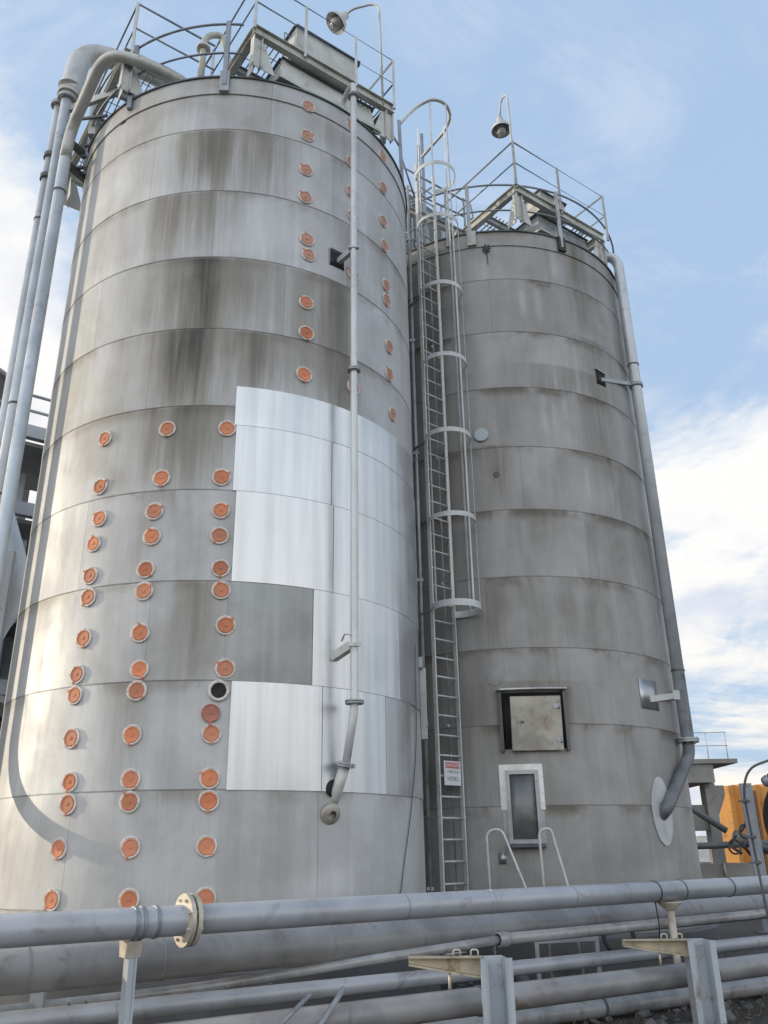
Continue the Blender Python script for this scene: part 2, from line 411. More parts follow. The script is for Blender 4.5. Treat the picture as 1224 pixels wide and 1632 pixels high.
stainsL = [(-92, .50, 11.0, 12.145, .55), (-91, .95, 10.5, 12.145, .28), (-74, .50, 10.9, 12.145, .36),
           (-95, .75, 9.9, 10.925, .42), (-91, .55, 8.9, 9.70, .40), (-90.5, .36, 7.3, 9.70, .62), (-94, .75, 7.3, 8.485, .48), (-97, .34, 7.3, 8.485, .3),
           (-97, .50, 6.2, 7.265, .34), (-74.5, .40, 7.5, 8.485, .5), (-60, .7, 7.3, 9.70, .28), (-52, .26, 7.2, 9.70, .42), (-48, .2, 7.6, 10.925, .25),
           (-86, .30, 3.5, 4.825, .30), (-89, .7, 5.9, 7.265, .28), (-50, .9, 11.9, 12.80, .18), (-84, .9, 8.4, 9.70, .28), (-104, .5, 8.4, 10.92, .18), (-100, .3, 2.5, 3.6, .2), (-68, .6, 1.0, 2.38, .14)]
M['siloL'] = silo_material('silo_cladding_near', Z10L, (0.455, 0.462, 0.46), stainsL, [(-77, .4, 9.5, 11, .08)], .25, 3)
stainsR = [(-60, .30, 11.2, 13.2, .35), (-55, .6, 7.4, 11.0, .25), (-70, 1.2, 9.4, 10.2, .28), (-85, .6, 5.6, 7.2, .18), (-98, .35, 7.6, 8.5, .30),
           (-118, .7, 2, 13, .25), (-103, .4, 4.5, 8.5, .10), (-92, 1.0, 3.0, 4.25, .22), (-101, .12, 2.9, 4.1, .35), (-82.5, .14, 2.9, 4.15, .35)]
lightR = [(-84, .10, 11.0, 11.9, .25), (-78, .12, 10.9, 12.0, .28), (-72, .10, 9.0, 9.5, .2), (-80, .15, 8.6, 9.6, .22), (-76, .12, 8.5, 9.4, .2),
          (-70, .12, 12.0, 13.0, .22), (-66, .10, 7.3, 8.2, .2), (-90, .12, 6.1, 7.1, .18), (-74, .14, 5.0, 5.9, .18)]
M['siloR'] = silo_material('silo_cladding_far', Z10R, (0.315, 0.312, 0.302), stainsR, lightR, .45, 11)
M['bright'] = bright_material('new_aluminium_sheet', (0.60, 0.625, 0.635), .34, 2, .12)
M['bright2'] = bright_material('newer_aluminium_sheet', (0.58, 0.595, 0.60), .32, 8, .14)
M['mottled'] = bright_material('mottled_dark_sheet', (0.27, 0.28, 0.275), .42, 5, .5)
M['greysheet'] = bright_material('grey_patch_sheet', (0.47, 0.49, 0.50), .38, 9, .25)

siloL = thing('silo', SL, 'large grey aluminium-clad silo with rows of round orange ports and bright patched sheets', 'silo', 'pair of cylindrical storage silos')
siloR = thing('silo', SR, 'duller grey silo behind the caged ladder, with a square hatch recess and no ports', 'silo', 'pair of cylindrical storage silos')
def on(C, b_, name, mt, parent, **k):
    """build with object origin on the silo axis so cylindrical shader coordinates work"""
    bmesh.ops.translate(b_.bm, vec=-Vector(C), verts=b_.bm.verts[:])
    bmesh.ops.recalc_face_normals(b_.bm, faces=b_.bm.faces[:])
    me = bpy.data.meshes.new(name); b_.bm.to_mesh(me); b_.bm.free(); me.materials.append(mt)
    if 'edge' in k: me.set_sharp_from_angle(angle=R(k['edge']))
    o = bpy.data.objects.new(name, me); col.objects.link(o); o.parent = parent
    return o

def build_silo(C, Rr, z10, ztop, mt, root):
    b_ = MB(); prof = [(Rr+.001, 0.0)]; k = -1
    while z10 + k*RING < ztop-.5:
        zz = z10+k*RING
        if zz > .05: prof += [(Rr-.001, zz-.002), (Rr+.004, zz)]
        k += 1
    prof.append((Rr, ztop-.36))
    b_.lathe(prof, C, seg=176); on(C, b_, 'cladding', mt, root, edge=25)
    # top band, a touch proud, with a dark folded lip
    b_ = MB(); b_.lathe([(Rr+.004, ztop-.37), (Rr+.022, ztop-.365), (Rr+.018, ztop-.03)], C, seg=160); on(C, b_, 'top_band', mt, root, edge=25)
    b_ = MB(); b_.lathe([(Rr-.05, ztop-.028), (Rr+.045, ztop-.028), (Rr+.045, ztop), (Rr-.05, ztop)], C, seg=160); on(C, b_, 'rim_lip', M['darkgrey'], root, edge=30)
    b_ = MB(); b_.lathe([(Rr-.04, ztop-.01), (Rr*.5, ztop+.25), (.3, ztop+.5), (0, ztop+.52)], C, seg=96); on(C, b_, 'roof', M['galv'], root, edge=30)
def plinth(C, Rr, root, h):
    b_ = MB(); b_.lathe([(Rr+.16, 0), (Rr+.16, h-.03), (Rr+.13, h), (Rr-.02, h+.004)], C, seg=120); on(C, b_, 'plinth', M['concretedk'], root, edge=30)
plinth(SL, RL, siloL, .60); plinth(SR, RR, siloR, .55)
ZTL, ZTR = 13.24, 13.26
build_silo(SL, RL, Z10L, ZTL, M['siloL'], siloL)
build_silo(SR, RR, Z10R, ZTR, M['siloR'], siloR)

# patched sheets on the near silo
def patch(th0, th1, z0, z1, mt, name='repair_sheet', r=.010, label=None, C=SL, Rr=RL, root=siloL):
    b_ = MB(); nx = max(6, int(abs(th1-th0)/1.5)); nz = 14; wr = random.Random(int(th0*10+z0*100))
    ph = [(wr.uniform(.5, 3.0), wr.uniform(-1.5, 2.2), wr.uniform(0, 6.3), wr.uniform(.0004, .0013)) for _ in range(7)]
    def grid(rr, wav):
        G = []
        for i in range(nx+1):
            th = th0+(th1-th0)*i/nx; rowv = []
            for j in range(nz+1):
                zz = z0+(z1-z0)*j/nz; e = min(1, min(i, nx-i)/2, min(j, nz-j)/2) if wav else 0
                d_ = sum(a*sin(kx*R(th)*3*2+kz*zz*2+p) for kx, kz, p, a in ph)*e
                rowv.append(b_.bm.verts.new((C[0]+(rr+d_)*cos(R(th)), C[1]+(rr+d_)*sin(R(th)), zz)))
            G.append(rowv)
        return G
    A_ = grid(Rr+.003, False); B_ = grid(Rr+.008+r, True)
    for G in (A_, B_):
        for i in range(nx):
            for j in range(nz):
                f = b_.bm.faces.new((G[i][j], G[i+1][j], G[i+1][j+1], G[i][j+1])); f.smooth = True
    for j in range(nz):
        for i in (0, nx): b_.bm.faces.new((A_[i][j], A_[i][j+1], B_[i][j+1], B_[i][j]))
    for i in range(nx):
        for j in (0, nz): b_.bm.faces.new((A_[i][j], A_[i+1][j], B_[i+1][j], B_[i][j]))
    o = on(C, b_, name, mt, root, edge=40)
    if label: o['label'] = label
    return o
patch(-79.7, -8, 6.99, 7.575, M['bright'])
patch(-79.2, -53.5, 6.045, 6.985, M['bright'])
patch(-53.3, -4, 6.045, 6.985, M['bright'], r=.008)
patch(-78.3, -52.8, 4.83, 6.04, M['bright2'])
patch(-52.6, -20, 4.83, 6.04, M['bright'], r=.008)
patch(-19.8, 4, 4.83, 6.04, M['greysheet'], r=.006)
patch(-78.9, -58.3, 3.61, 4.825, M['mottled'], r=.004, label='dark mottled sheet')
patch(-58.1, -27, 3.61, 4.825, M['bright2'], r=.008)
patch(-26.8, -8, 3.61, 4.825, M['greysheet'], r=.006)
patch(-77.0, -55.4, 2.385, 3.605, M['bright2'], r=.009)
patch(-55.2, -34.6, 2.385, 3.605, M['bright'], r=.007)
patch(-34.4, -20.5, 2.385, 3.605, M['greysheet'], r=.005)
patch(-62.7+.0-0, -57.8, 10.93, 12.12, M['siloL'], r=.006) if False else None

# round inspection ports
PZ = [6.93, 6.22, 5.76, 5.42, 4.99, 4.71, 4.19, 3.75, 3.50, 3.00, 2.51, 2.27, 1.80, 1.28]
ports = []
T1 = [-114.4, -114, -112.9, -113.8, -113.7, -113.5, -113.5, -114, -114, -113.6, -112.5, -112.3, -113.2, -113.4]
T2 = [-96.6, -96.8, -97.9, -97.8, -98.7, -98.5, -98.5, -98, -98, -98.2, -97.5, -97.4, -96.2, -95.4]
T3 = [-81.5, -82, -81.7, -81.7, -81.1, -80.5, -79, -78.5, None, -80.7, -80.5, -80.5, -80.3, -80.0]
for i, z in enumerate(PZ):
    ports.append((T1[i], z, 'cap')); ports.append((T2[i], z, 'cap'))
    if T3[i] is not None: ports.append((T3[i], z if i != 6 else 4.27, 'cap'))
ports += [(-79.7, 3.49, 'open'), (-81.3, 3.23, 'pink')]
ports += [(a_, z, 'cap') for a_, z in ((-62.9,12.95),(-62.7,12.32),(-62.8,11.61),(-62.8,11.07),(-62.1,10.28),(-61.6,10.0),(-61.8,9.14),(-61.6,8.62),(-62.0,7.93),
   (-46.7,13.0),(-46.8,12.23),(-46.7,11.61),(-46.4,11.13),(-46.3,10.01),(-46.2,8.0),
   (-31.0,12.98),(-31.2,12.28),(-31.4,11.55),(-30.9,11.06),(-30.5,10.27),(-30.3,9.99),(-29.3,9.14),(-29.6,8.62),(-27.8,7.96))]
def local_mesh(b_, name, mt, edge=None):
    bmesh.ops.recalc_face_normals(b_.bm, faces=b_.bm.faces[:])
    me = bpy.data.meshes.new(name); b_.bm.to_mesh(me); b_.bm.free(); me.materials.append(mt)
    if edge: me.set_sharp_from_angle(angle=R(edge))
    return me
def ring_mesh(open_):
    b_ = MB(); rr = .086 if open_ else .092
    b_.lathe([(.119, -.02), (.119, .010), (.113, .017), (.100, .018), (rr, .014), (rr, .002)], (0,0,0), (0,0,1), seg=36)
    for k in range(6):
        a_ = k*pi/3+.3; b_.lathe([(.008, .01), (.008, .023), (0, .024)], (cos(a_)*.108, sin(a_)*.108, 0), seg=6)
    return local_mesh(b_, 'port_ring', M['portring'], 30)
def cap_mesh(mt, hang):
    b_ = MB(); b_.lathe([(.0905, .004), (.0905, .020), (.082, .024), (.074, .017), (.030, .015), (0, .015)], (0,0,0), seg=36)
    b_.box((0, 0, .0145), (.12, .012, .004)); b_.box((0, 0, .014), (.012, .12, .0035))
    b_.lathe([(.018, .012), (.018, .022), (0, .023)], (0,0,0), seg=14)
    b_.box((0, -.102, .0235), (.024, .036, .006)); b_.box((0, -.122, .020), (.020, .014, .012))
    return local_mesh(b_, 'port_cap', mt, 30)
RM, CM, PM = ring_mesh(False), cap_mesh(M['orange'], 0), cap_mesh(M['pink'], 0)
M['faded'] = metal('faded_cap', (0.50, 0.25, 0.17), .6, 0, .15, 9, bump=.05, dirt=(.4, .3, .26)); vary(M['faded'], .12)
FM = cap_mesh(M['faded'], 0)
ROM = ring_mesh(True)
b_ = MB(); b_.lathe([(.0815, .004), (.0815, -.055), (.03, -.06), (0, -.06)], (0,0,0), seg=28)
OM = local_mesh(b_, 'port_glass', M['dark'], 30)
for th, z, kd in ports:
    th += random.uniform(-.12, .12)
    n_ = nrm(th); zq = n_.to_track_quat('Z', 'Y')
    spin = random.choice((0, 0, .6, -.5, 2.2, 3.6, 4.2)) + random.uniform(-.25, .25)
    loc = rp((0,0), RL+.008, th, z)
    sc_ = random.uniform(.97, 1.04)
    def mk(me, name, extra=0.0, scale=1.0, par=siloL, ident=False):
        o = bpy.data.objects.new(name, me); col.objects.link(o); o.parent = par
        if not ident:
            o.matrix_local = Matrix.Translation(loc + n_*extra) @ zq.to_matrix().to_4x4() @ Matrix.Rotation(spin, 4, 'Z') @ Matrix.Scale(scale, 4)
        return o
    if kd == 'cap':
        pr = mk(RM, 'inspection_port', 0, sc_); mk(FM if (th > -50 or z > 9.5) else CM, 'port_cap', par=pr, ident=True)
    elif kd == 'open':
        pr = mk(ROM, 'inspection_port', .012, 1.05); pr['label'] = 'open port with no cap, dark inside'; mk(OM, 'port_glass', par=pr, ident=True)
        # real hole backing: dark disc just proud of the sheet
        b_ = MB(); b_.lathe([(.081, .006), (.06, .004), (0, .004)], (0,0,0), seg=28); mk(local_mesh(b_, 'port_throat', M['black']), 'port_throat', par=pr, ident=True)
    else:
        pr = mk(PM, 'port_cap', .004, 1.15); pr['label'] = 'faded loose cap without a ring'

def uvz(u, v_, z): return Vector((u*.809-v_*.588, u*.588+v_*.809, z))
U = Vector((.809, .588, 0)); V = Vector((-.588, .809, 0)); ZZ = Vector((0, 0, 1)); AX = (U, V, ZZ)

# small openings, brackets and cable on the near silo
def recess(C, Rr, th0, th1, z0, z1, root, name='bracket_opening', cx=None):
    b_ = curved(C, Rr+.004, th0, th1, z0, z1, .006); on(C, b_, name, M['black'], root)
    # folded frame round the opening
recess(SL, RL, -54.6, -49.6, 9.98, 10.25, siloL)
recess(SL, RL, -125, -122.8, 12.84, 12.90, siloL, 'vent_slot')
b_ = MB(); b_.bar(rp(SL,RL,-54.4,10.28,.02), rp(SL,RL,-49.8,10.28,.02), .03, .02); b_.bar(rp(SL,RL,-54.8,10.28,.01), rp(SL,RL,-54.8,9.98,.01), .012, .03, nrm(-54)); on(SL, b_, 'opening_frame', M['galv'], siloL)
# folded loose flashing at right edge (bulging patch)
b_ = MB(); b_.box(rp(SL, RL, -3.5, 3.75, .05), (.10, .12, 1.05), (nrm(-3.5), tan_(-3.5), ZZ), bevel=.01); b_.box(rp(SL, RL, -5, 4.34, .03), (.06, .14, .16), (nrm(-5), tan_(-5), ZZ)); on(SL, b_, 'loose_flashing', M['galv'], siloL)
cb = [rp(SL, RL, th, z, .02) for th, z in ((-14, 4.5), (-15, 4.1), (-15, 3.5), (-17, 2.9), (-22, 2.2), (-27, 1.6), (-30, 1.1), (-36, .8))]
b_ = MB(); b_.tube(bend(cb, .3), .007, 6); on(SL, b_, 'dangling_wire', M['darkgrey'], siloL)

# ---- far silo features
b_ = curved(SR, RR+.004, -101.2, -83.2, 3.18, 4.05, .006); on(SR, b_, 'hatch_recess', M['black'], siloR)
def sframe(C, Rr, th0, th1, z0, z1, wd, dp, mt, root, name, sides='lrtb', off=.0):
    b_ = MB(); out = []
    dth = math.degrees(wd/Rr)
    def piece(a0, a1, y0, y1):
        q = curved(C, Rr+off, a0, a1, y0, y1, dp); me = bpy.data.meshes.new('t'); q.bm.to_mesh(me); q.bm.free(); b_.bm.from_mesh(me); bpy.data.meshes.remove(me)
    if 'l' in sides: piece(th0, th0+dth, z0, z1)
    if 'r' in sides: piece(th1-dth, th1, z0, z1)
    if 't' in sides: piece(th0+dth, th1-dth, z1-wd, z1)
    if 'b' in sides: piece(th0+dth, th1-dth, z0, z0+wd)
    return on(C, b_, name, mt, root, edge=30)
for q in 'lr': sframe(SR, RR, -102.2, -82.2, 3.14, 4.10, .05, .07, M['darkgrey'], siloR, 'recess_frame', q)
b_ = curved(SR, RR+.02, -102.6, -82.0, 4.08, 4.11, .10); on(SR, b_, 'rain_flashing', M['trimwhite'], siloR)
dr = thing_dummy = None
b_ = MB(); c_ = rp(SR, RR, -91.6, 3.56, .06); nx = nrm(-91.8)
b_.box(c_, (.05, .80, .84), (nx, tan_(-91.8), (ZZ+tan_(-91.8)*.02).normalized()), bevel=.008)
dr = on(SR, b_, 'hatch_door', M['door'], siloR)
b_ = MB(); b_.box(c_+nx*.035-tan_(-91.8)*.22+ZZ*.02-SR, (.02, .05, .03), (nx, tan_(-91.8), ZZ)); o = b_.build('door_latch', M['darkgrey']); o.parent = dr
for zz in (-.26, .26):
    b_ = MB(); q = c_+nx*.03+tan_(-91.8)*.37+ZZ*zz-SR; b_.tube([q-ZZ*.05, q+ZZ*.05], .016, 8); b_.box(q-tan_(-91.8)*.045, (.012, .08, .07), (nx, tan_(-91.8), ZZ)); o = b_.build('hinge', M['galv']); o.parent = dr
# tall access window with bright sealant surround
sframe(SR, RR, -103.4, -90.8, 2.28, 2.95, .11, .006, M['trimwhite'], siloR, 'bright_surround', 'lrt', .006)
for q in 'lr': sframe(SR, RR, -103.0, -91.2, 1.80, 2.27, .10, .005, M['galv'], siloR, 'dull_surround', q, .006)
sframe(SR, RR, -101.6, -92.2, 1.80, 2.86, .06, .05, M['galv'], siloR, 'window_frame')
b_ = curved(SR, RR+.006, -100.5, -93.4, 1.86, 2.80, .012); on(SR, b_, 'window_panel', M['panel_dull'], siloR)
b_ = curved(SR, RR+.01, -102.0, -91.9, 1.735, 1.79, .14); on(SR, b_, 'window_sill', M['darkgrey'], siloR)
b_ = curved(SR, RR+.006, -105.0, -102.8, 1.52, 1.68, .006); on(SR, b_, 'small_patch', M['greysheet'], siloR)
def disc(C, Rr, th, z, r, dp, mt, root, name, sz=1.0):
    b_ = MB(); b_.lathe([(r, -.02), (r, dp*.7), (r*.93, dp), (0, dp*1.05)], (0,0,0), (0,0,1), seg=40)
    mm = nrm(th).to_track_quat('Z', 'Y').to_matrix().to_4x4() @ Matrix.Diagonal((1, sz, 1, 1))
    bmesh.ops.transform(b_.bm, matrix=Matrix.Translation(rp(C, Rr, th, z)) @ mm, verts=b_.bm.verts[:]); return on(C, b_, name, mt, root, edge=30)
disc(SR, RR, -102.1, 8.70, .135, .05, M['claddingblue'], siloR, 'round_cover')
disc(SR, RR, -102.8, 4.32, .145, .010, M['panel_dull'], siloR, 'blanked_port')
disc(SR, RR, -98, 7.9, .06, .01, M['darkgrey'], siloR, 'rusty_boss')
# oval collar where the side pipe enters
b_ = curved(SR, RR+.006, -55.6, -46.0, 1.80, 2.80, .008)
bm_ = b_.bm
b2 = MB(); nn_ = 40; ring_o = []
for k in range(nn_):
    a_ = 2*pi*k/nn_; ring_o.append((-50.6 + 4.9*cos(a_), 2.26 + .52*sin(a_)))
b_.bm.free(); b_ = MB()
f0 = [b_.bm.verts.new(rp(SR, RR, a_, z, .006)) for a_, z in ring_o]; f1 = [b_.bm.verts.new(rp(SR, RR, a_, z, .018)) for a_, z in ring_o]
cc = b_.bm.verts.new(rp(SR, RR, -50.6, 2.26, .018))
for k in range(nn_):
    b_.bm.faces.new((f0[k], f0[(k+1)%nn_], f1[(k+1)%nn_], f1[k])); b_.bm.faces.new((f1[k], f1[(k+1)%nn_], cc))
on(SR, b_, 'oval_collar', M['galvlt'], siloR)
b_ = curved(SR, RR+.006, -54.2, -44.6, 3.86, 4.36, .008); on(SR, b_, 'bracket_plate', M['greysheet'], siloR)
recess(SR, RR, -55.8, -51.0, 10.02, 10.32, siloR)
b_ = MB(); b_.bar(rp(SR,RR,-56.2,10.34,.02), rp(SR,RR,-50.8,10.30,.02), .03, .02); on(SR, b_, 'opening_frame', M['galv'], siloR)
b_ = MB()
for k in range(7):
    a_ = k*.9; b_.bar(rp(SR,RR,-95.8,12.82,.03), rp(SR,RR,-95.8+1.6*cos(a_),12.82+.11*sin(a_),.04), .025, .02, nrm(-95.8))
b_.bar(rp(SR,RR,-95.8,13.0,.012), rp(SR,RR,-95.5,12.45,.012), .012, .014, nrm(-95.8)); on(SR, b_, 'torn_bracket', M['dark'], siloR)
# rim stirrups
for th in (-100.9, -66.0):
    b_ = MB(); q = 0 if th < -90 else 1
    b_.box(rp(SR, RR, th, ZTR-.17, .05), (.05, .17, .34), (nrm(th), tan_(th), ZZ)); on(SR, b_, 'rim_bracket', M['frame'] if q == 0 else M['dark'], siloR)
b_ = MB(); b_.box(rp(SL, RL, -88.5, ZTL-.15, .05), (.06, .15, .42), (nrm(-88.5), tan_(-88.5), ZZ)); on(SL, b_, 'rim_bracket', M['galv'], siloL)

# ------------------------------------------------------------------ roof platforms
def lattice(b_, u0, u1, v0, v1, z, pitch=.10, t_=.012, h=.03):
    k = u0+pitch/2
    while k < u1: b_.bar(uvz(k, v0, z), uvz(k, v1, z), t_, h); k += pitch
    k = v0+pitch
    while k < v1: b_.bar(uvz(u0, k, z+.002), uvz(u1, k, z+.002), t_*.6, h*.5); k += pitch*2.4

def ibeam(b_, a, c, h=.2, w_=.11, t_=.014):
    a = Vector(a); c = Vector(c)
    b_.bar(a+ZZ*(h/2-t_/2), c+ZZ*(h/2-t_/2), w_, t_); b_.bar(a-ZZ*(h/2-t_/2), c-ZZ*(h/2-t_/2), w_, t_); b_.bar(a, c, t_, h-2*t_-.002)

def leg(b_, u, v_, z0, z1, su, sv):
    """channel post with flared gusset plates towards +su u and +sv v"""
    c_ = uvz(u, v_, (z0+z1)/2); h = z1-z0
    b_.box(c_, (.16, .014, h), AX); b_.box(c_+U*.073, (.014, .12, h-.004), AX); b_.box(c_-U*.073, (.014, .12, h-.004), AX)
    for s_, d_, n_ in ((su, U, V), (sv, V, U)):
        if not s_: continue
        p0 = uvz(u, v_, z1-.02)+d_*s_*.085; p1 = uvz(u, v_, z0)+d_*s_*.085; p2 = uvz(u, v_, z0)+d_*s_*.34; p3 = uvz(u, v_, z1-.02)+d_*s_*.14
        b_.prism([p0-n_*.006, p1-n_*.006, p2-n_*.006, p3-n_*.006], (0,0,0), n_*.012)

def platform(name, u0, u1, v0, v1, zt, zroof, label, group, cross=2, grates=()):
    root = thing(name, uvz(u0, v0, zroof), label, 'platform', group)
    b_ = MB(); zc_ = zt-.11
    for (a, c) in (((u0, v0), (u1, v0)), ((u0, v1), (u1, v1))): ibeam(b_, uvz(a[0]-.05, a[1], zc_), uvz(c[0]+.05, c[1], zc_))
    for (a, c) in (((u0, v0+.058), (u0, v1-.058)), ((u1, v0+.058), (u1, v1-.058))): ibeam(b_, uvz(*a, zc_), uvz(*c, zc_))
    b_.build('beam_frame', M['frame'], root)
    b_ = MB()
    for k in range(cross):
        vv = v0 + (v1-v0)*(k+1)/(cross+1); ibeam(b_, uvz(u0+.06, vv, zc_), uvz(u1-.06, vv, zc_), h=.16, w_=.08)
    b_.build('cross_beams', M['galv'], root)
    b_ = MB()
    for gq in grates: lattice(b_, *gq, zt+.012)
    b_.build('grating', M['darkgrey'], root)
    for (u, v_, su, sv) in ((u0+.04, v0+.02, 1, 1), (u1-.04, v0+.02, -1, 1), (u0+.04, v1-.02, 1, -1), (u1-.04, v1-.02, -1, -1)):
        b_ = MB(); leg(b_, u, v_, zroof, zt-.225, su, sv); b_.build('leg', M['framelt'], root)
    return root
ZP = 14.12
platform('roof_platform', 4.10, 6.78, 8.94, 12.2, ZP, 13.28, 'pale steel beam platform carrying the long box housings on the near silo roof', 'roof platforms on the silos', 3,
         [(4.18, 4.92, 9.0, 12.1), (6.05, 6.70, 9.0, 12.1)])
platform('roof_platform', 2.55, 3.95, 10.55, 13.8, ZP, 13.28, 'narrow steel beam platform under the bent cream pipe at the near silo left edge', 'roof platforms on the silos', 3,
         [(2.65, 3.15, 10.7, 13.7), (3.3, 3.85, 10.7, 13.7)])
# right silo: front corner (2.76,13.25)
uB, vB = 2.76*.809+13.25*.588, -2.76*.588+13.25*.809
platform('roof_platform', uB, uB+2.55, vB, vB+2.9, 14.14, 13.3, 'steel beam platform with a sharp front corner on the far silo roof', 'roof platforms on the silos', 2,
         [(uB+.08, uB+.75, vB+.9, vB+2.8), (uB+1.9, uB+2.4, vB+.1, vB+1.6)])

# box housings on the near platform
def housing(name, u0, u1, v0, v1, z0, z1, mt, label, lip=.05, taper=0.0, group=None):
    root = thing(name, uvz((u0+u1)/2, (v0+v1)/2, z0), label, 'equipment housing', group)
    b_ = MB(); t_ = taper
    lo = [uvz(u0-t_, v0-t_, z0), uvz(u1+t_, v0-t_, z0), uvz(u1+t_, v1+t_, z0), uvz(u0-t_, v1+t_, z0)]; hi = [uvz(u0, v0, z1), uvz(u1, v0, z1), uvz(u1, v1, z1), uvz(u0, v1, z1)]
    vv = [b_.bm.verts.new(p) for p in lo+hi]
    for f in ((3,2,1,0), (4,5,6,7), (0,1,5,4), (1,2,6,5), (2,3,7,6), (3,0,4,7)): b_.bm.faces.new([vv[i] for i in f])
    b_.build('box_body', mt, root)
    b_ = MB(); zz = z1+.012
    for a, c in (((u0-.03, v0-.03), (u1+.03, v0-.03)), ((u0-.03, v1+.03), (u1+.03, v1+.03)), ((u0-.03, v0), (u0-.03, v1)), ((u1+.03, v0), (u1+.03, v1))): b_.bar(uvz(*a, zz), uvz(*c, zz), .05, .024)
    b_.build('edge_trim', M['darkgrey'], root)
    b_ = MB(); b_.bar(uvz(u0-t_-.05, v0-t_-.04, z0-.03), uvz(u1+t_+.05, v0-t_-.04, z0-.03), .09, .05); b_.bar(uvz(u0-t_-.03, v0-t_, z0-.03), uvz(u0-t_-.03, v1+t_, z0-.03), .06, .05)
    b_.build('base_flange', M['frame'], root)
    return root
hb = housing('filter_housing', 4.94, 6.20, 9.12, 9.62, 14.22, 14.90, M['framelt'], 'upright pale grey filter box standing on the near silo platform beam')
b_ = MB(); b_.tube(bend([uvz(4.90, 9.3, 14.85), uvz(4.80, 9.3, 14.88), uvz(4.80, 9.3, 14.45), uvz(4.90, 9.3, 14.42)], .03), .010, 6); b_.build('handle', M['rail'], hb)
housing('hopper_housing', 4.66, 6.44, 9.06, 9.9, 13.36, 13.875, M['framelt'], 'low wide flared box hung below the near silo platform beam', taper=.06)
hr_ = housing('filter_housing', uB+1.0, uB+1.75, vB+.25, vB+.8, 14.24, 14.70, M['frame'], 'small weathered box with wire handles on the far silo platform')
b_ = MB()
for q in (0.15, .32): b_.tube(bend([uvz(uB+1.0+q, vB+.3, 14.71), uvz(uB+1.0+q, vB+.3, 14.84), uvz(uB+1.1+q, vB+.3, 14.84), uvz(uB+1.1+q, vB+.3, 14.71)], .03), .008, 6)
b_.build('handle', M['rail'], hr_)
housing('hopper_housing', uB+.75, uB+2.2, vB+.16, vB+1.3, 13.42, 13.88, M['galv'], 'low duct box in shade below the far silo platform', taper=.05)

# ------------------------------------------------------------------ guard rails
def guard(name, path, posts, ztop, zmid, zbase, label, mt, mtp, closed_mid=True, r=.021):
    root = thing(name, (path[0][0], path[0][1], zbase), label, 'guard rail', 'guard rails on the silo roofs')
    b_ = MB(); b_.tube([Vector((p[0], p[1], ztop)) for p in path], r, 8); b_.build('top_rail', mt, root)
    b_ = MB(); b_.tube([Vector((p[0], p[1], zmid)) for p in path], r*.85, 8); b_.build('mid_rail', mt, root)
    for p in posts:
        b_ = MB(); b_.bar((p[0], p[1], zbase), (p[0], p[1], ztop+.01), .045, .045, (0,1,0)) if len(p) < 3 else b_.bar((p[0], p[1], zbase), (p[0], p[1], ztop+.01), .07, .07, (0,1,0))
        b_.build('post', mtp, root)
    return root
def arc(C, r, a0, a1, n): return [(C[0]+r*cos(R(a0+(a1-a0)*i/n)), C[1]+r*sin(R(a0+(a1-a0)*i/n))) for i in range(n+1)]
# near silo: round rail on the rim
guard('guard_rail', arc(SL, 3.03, -150, -84, 20), [(*q, 1) for q in arc(SL, 3.05, -120.5, -88.5, 1)]+arc(SL, 3.03, -150, -150, 1)[:1], 14.40, 13.74, 13.0,
      'curved handrail following the near silo rim left of the platform corner', M['rail'], M['rail'])
# near platform rail
pA_ = [uvz(4.06, 12.2, 0), uvz(4.06, 8.90, 0), uvz(6.84, 8.90, 0), uvz(6.84, 12.2, 0)]
guard('guard_rail', [(p.x, p.y) for p in pA_], [(p.x, p.y) for p in (uvz(4.06,8.9,0), uvz(4.06,10.6,0), uvz(4.06,12.2,0), uvz(5.0,8.9,0), uvz(6.02,8.9,0), uvz(6.84,8.9,0), uvz(6.84,10.5,0), uvz(6.84,12.2,0))],
      15.20, 14.63, 14.02, 'straight square-cornered handrail round the box housings on the near silo', M['rail'], M['railwhite'])
pA2 = [uvz(2.5, 13.8, 0), uvz(2.5, 10.5, 0), uvz(4.0, 10.5, 0), uvz(5.2, 10.5, 0)]
pA2 = [uvz(2.62, 12.9, 0), uvz(2.62, 10.52, 0), uvz(4.06, 10.52, 0)]
guard('guard_rail', [(p.x, p.y) for p in pA2], [(p.x, p.y) for p in (uvz(2.62,10.52,0), uvz(2.62,12.9,0))],
      15.24, 14.66, 14.02, 'handrail with an outward corner above the bent cream pipe, far left of the near silo', M['rail'], M['railwhite'])
# far silo
guard('guard_rail', arc(SR, 3.08, -128, -14, 30), [(*q, 1) for q in (arc(SR, 3.09, -101.5, -66, 1))]+[arc(SR, 3.09, -110, -110, 1)[0], arc(SR, 3.08, -14, -14, 1)[0]], 14.42, 13.76, 13.0,
      'curved handrail following the far silo rim', M['rail'], M['galv'])
uC = 5.01*.809+14.84*.588
pR = [uvz(uB, vB+2.3, 0), uvz(uB, vB-.02, 0), uvz(uC, vB-.02, 0), uvz(uC, vB+2.3, 0)]
guard('guard_rail', [(p.x, p.y) for p in pR], [(p.x, p.y) for p in (uvz(uB, vB-.02, 0), uvz(uB, vB+2.3, 0), uvz(uB+.03, vB+.02, 0), uvz(uB+1.3, vB-.02, 0), uvz(uC, vB-.02, 0), uvz(uC, vB+2.3, 0))],
      15.27, 14.72, 14.05, 'straight square-cornered handrail round the far silo platform', M['rail'], M['galv'])

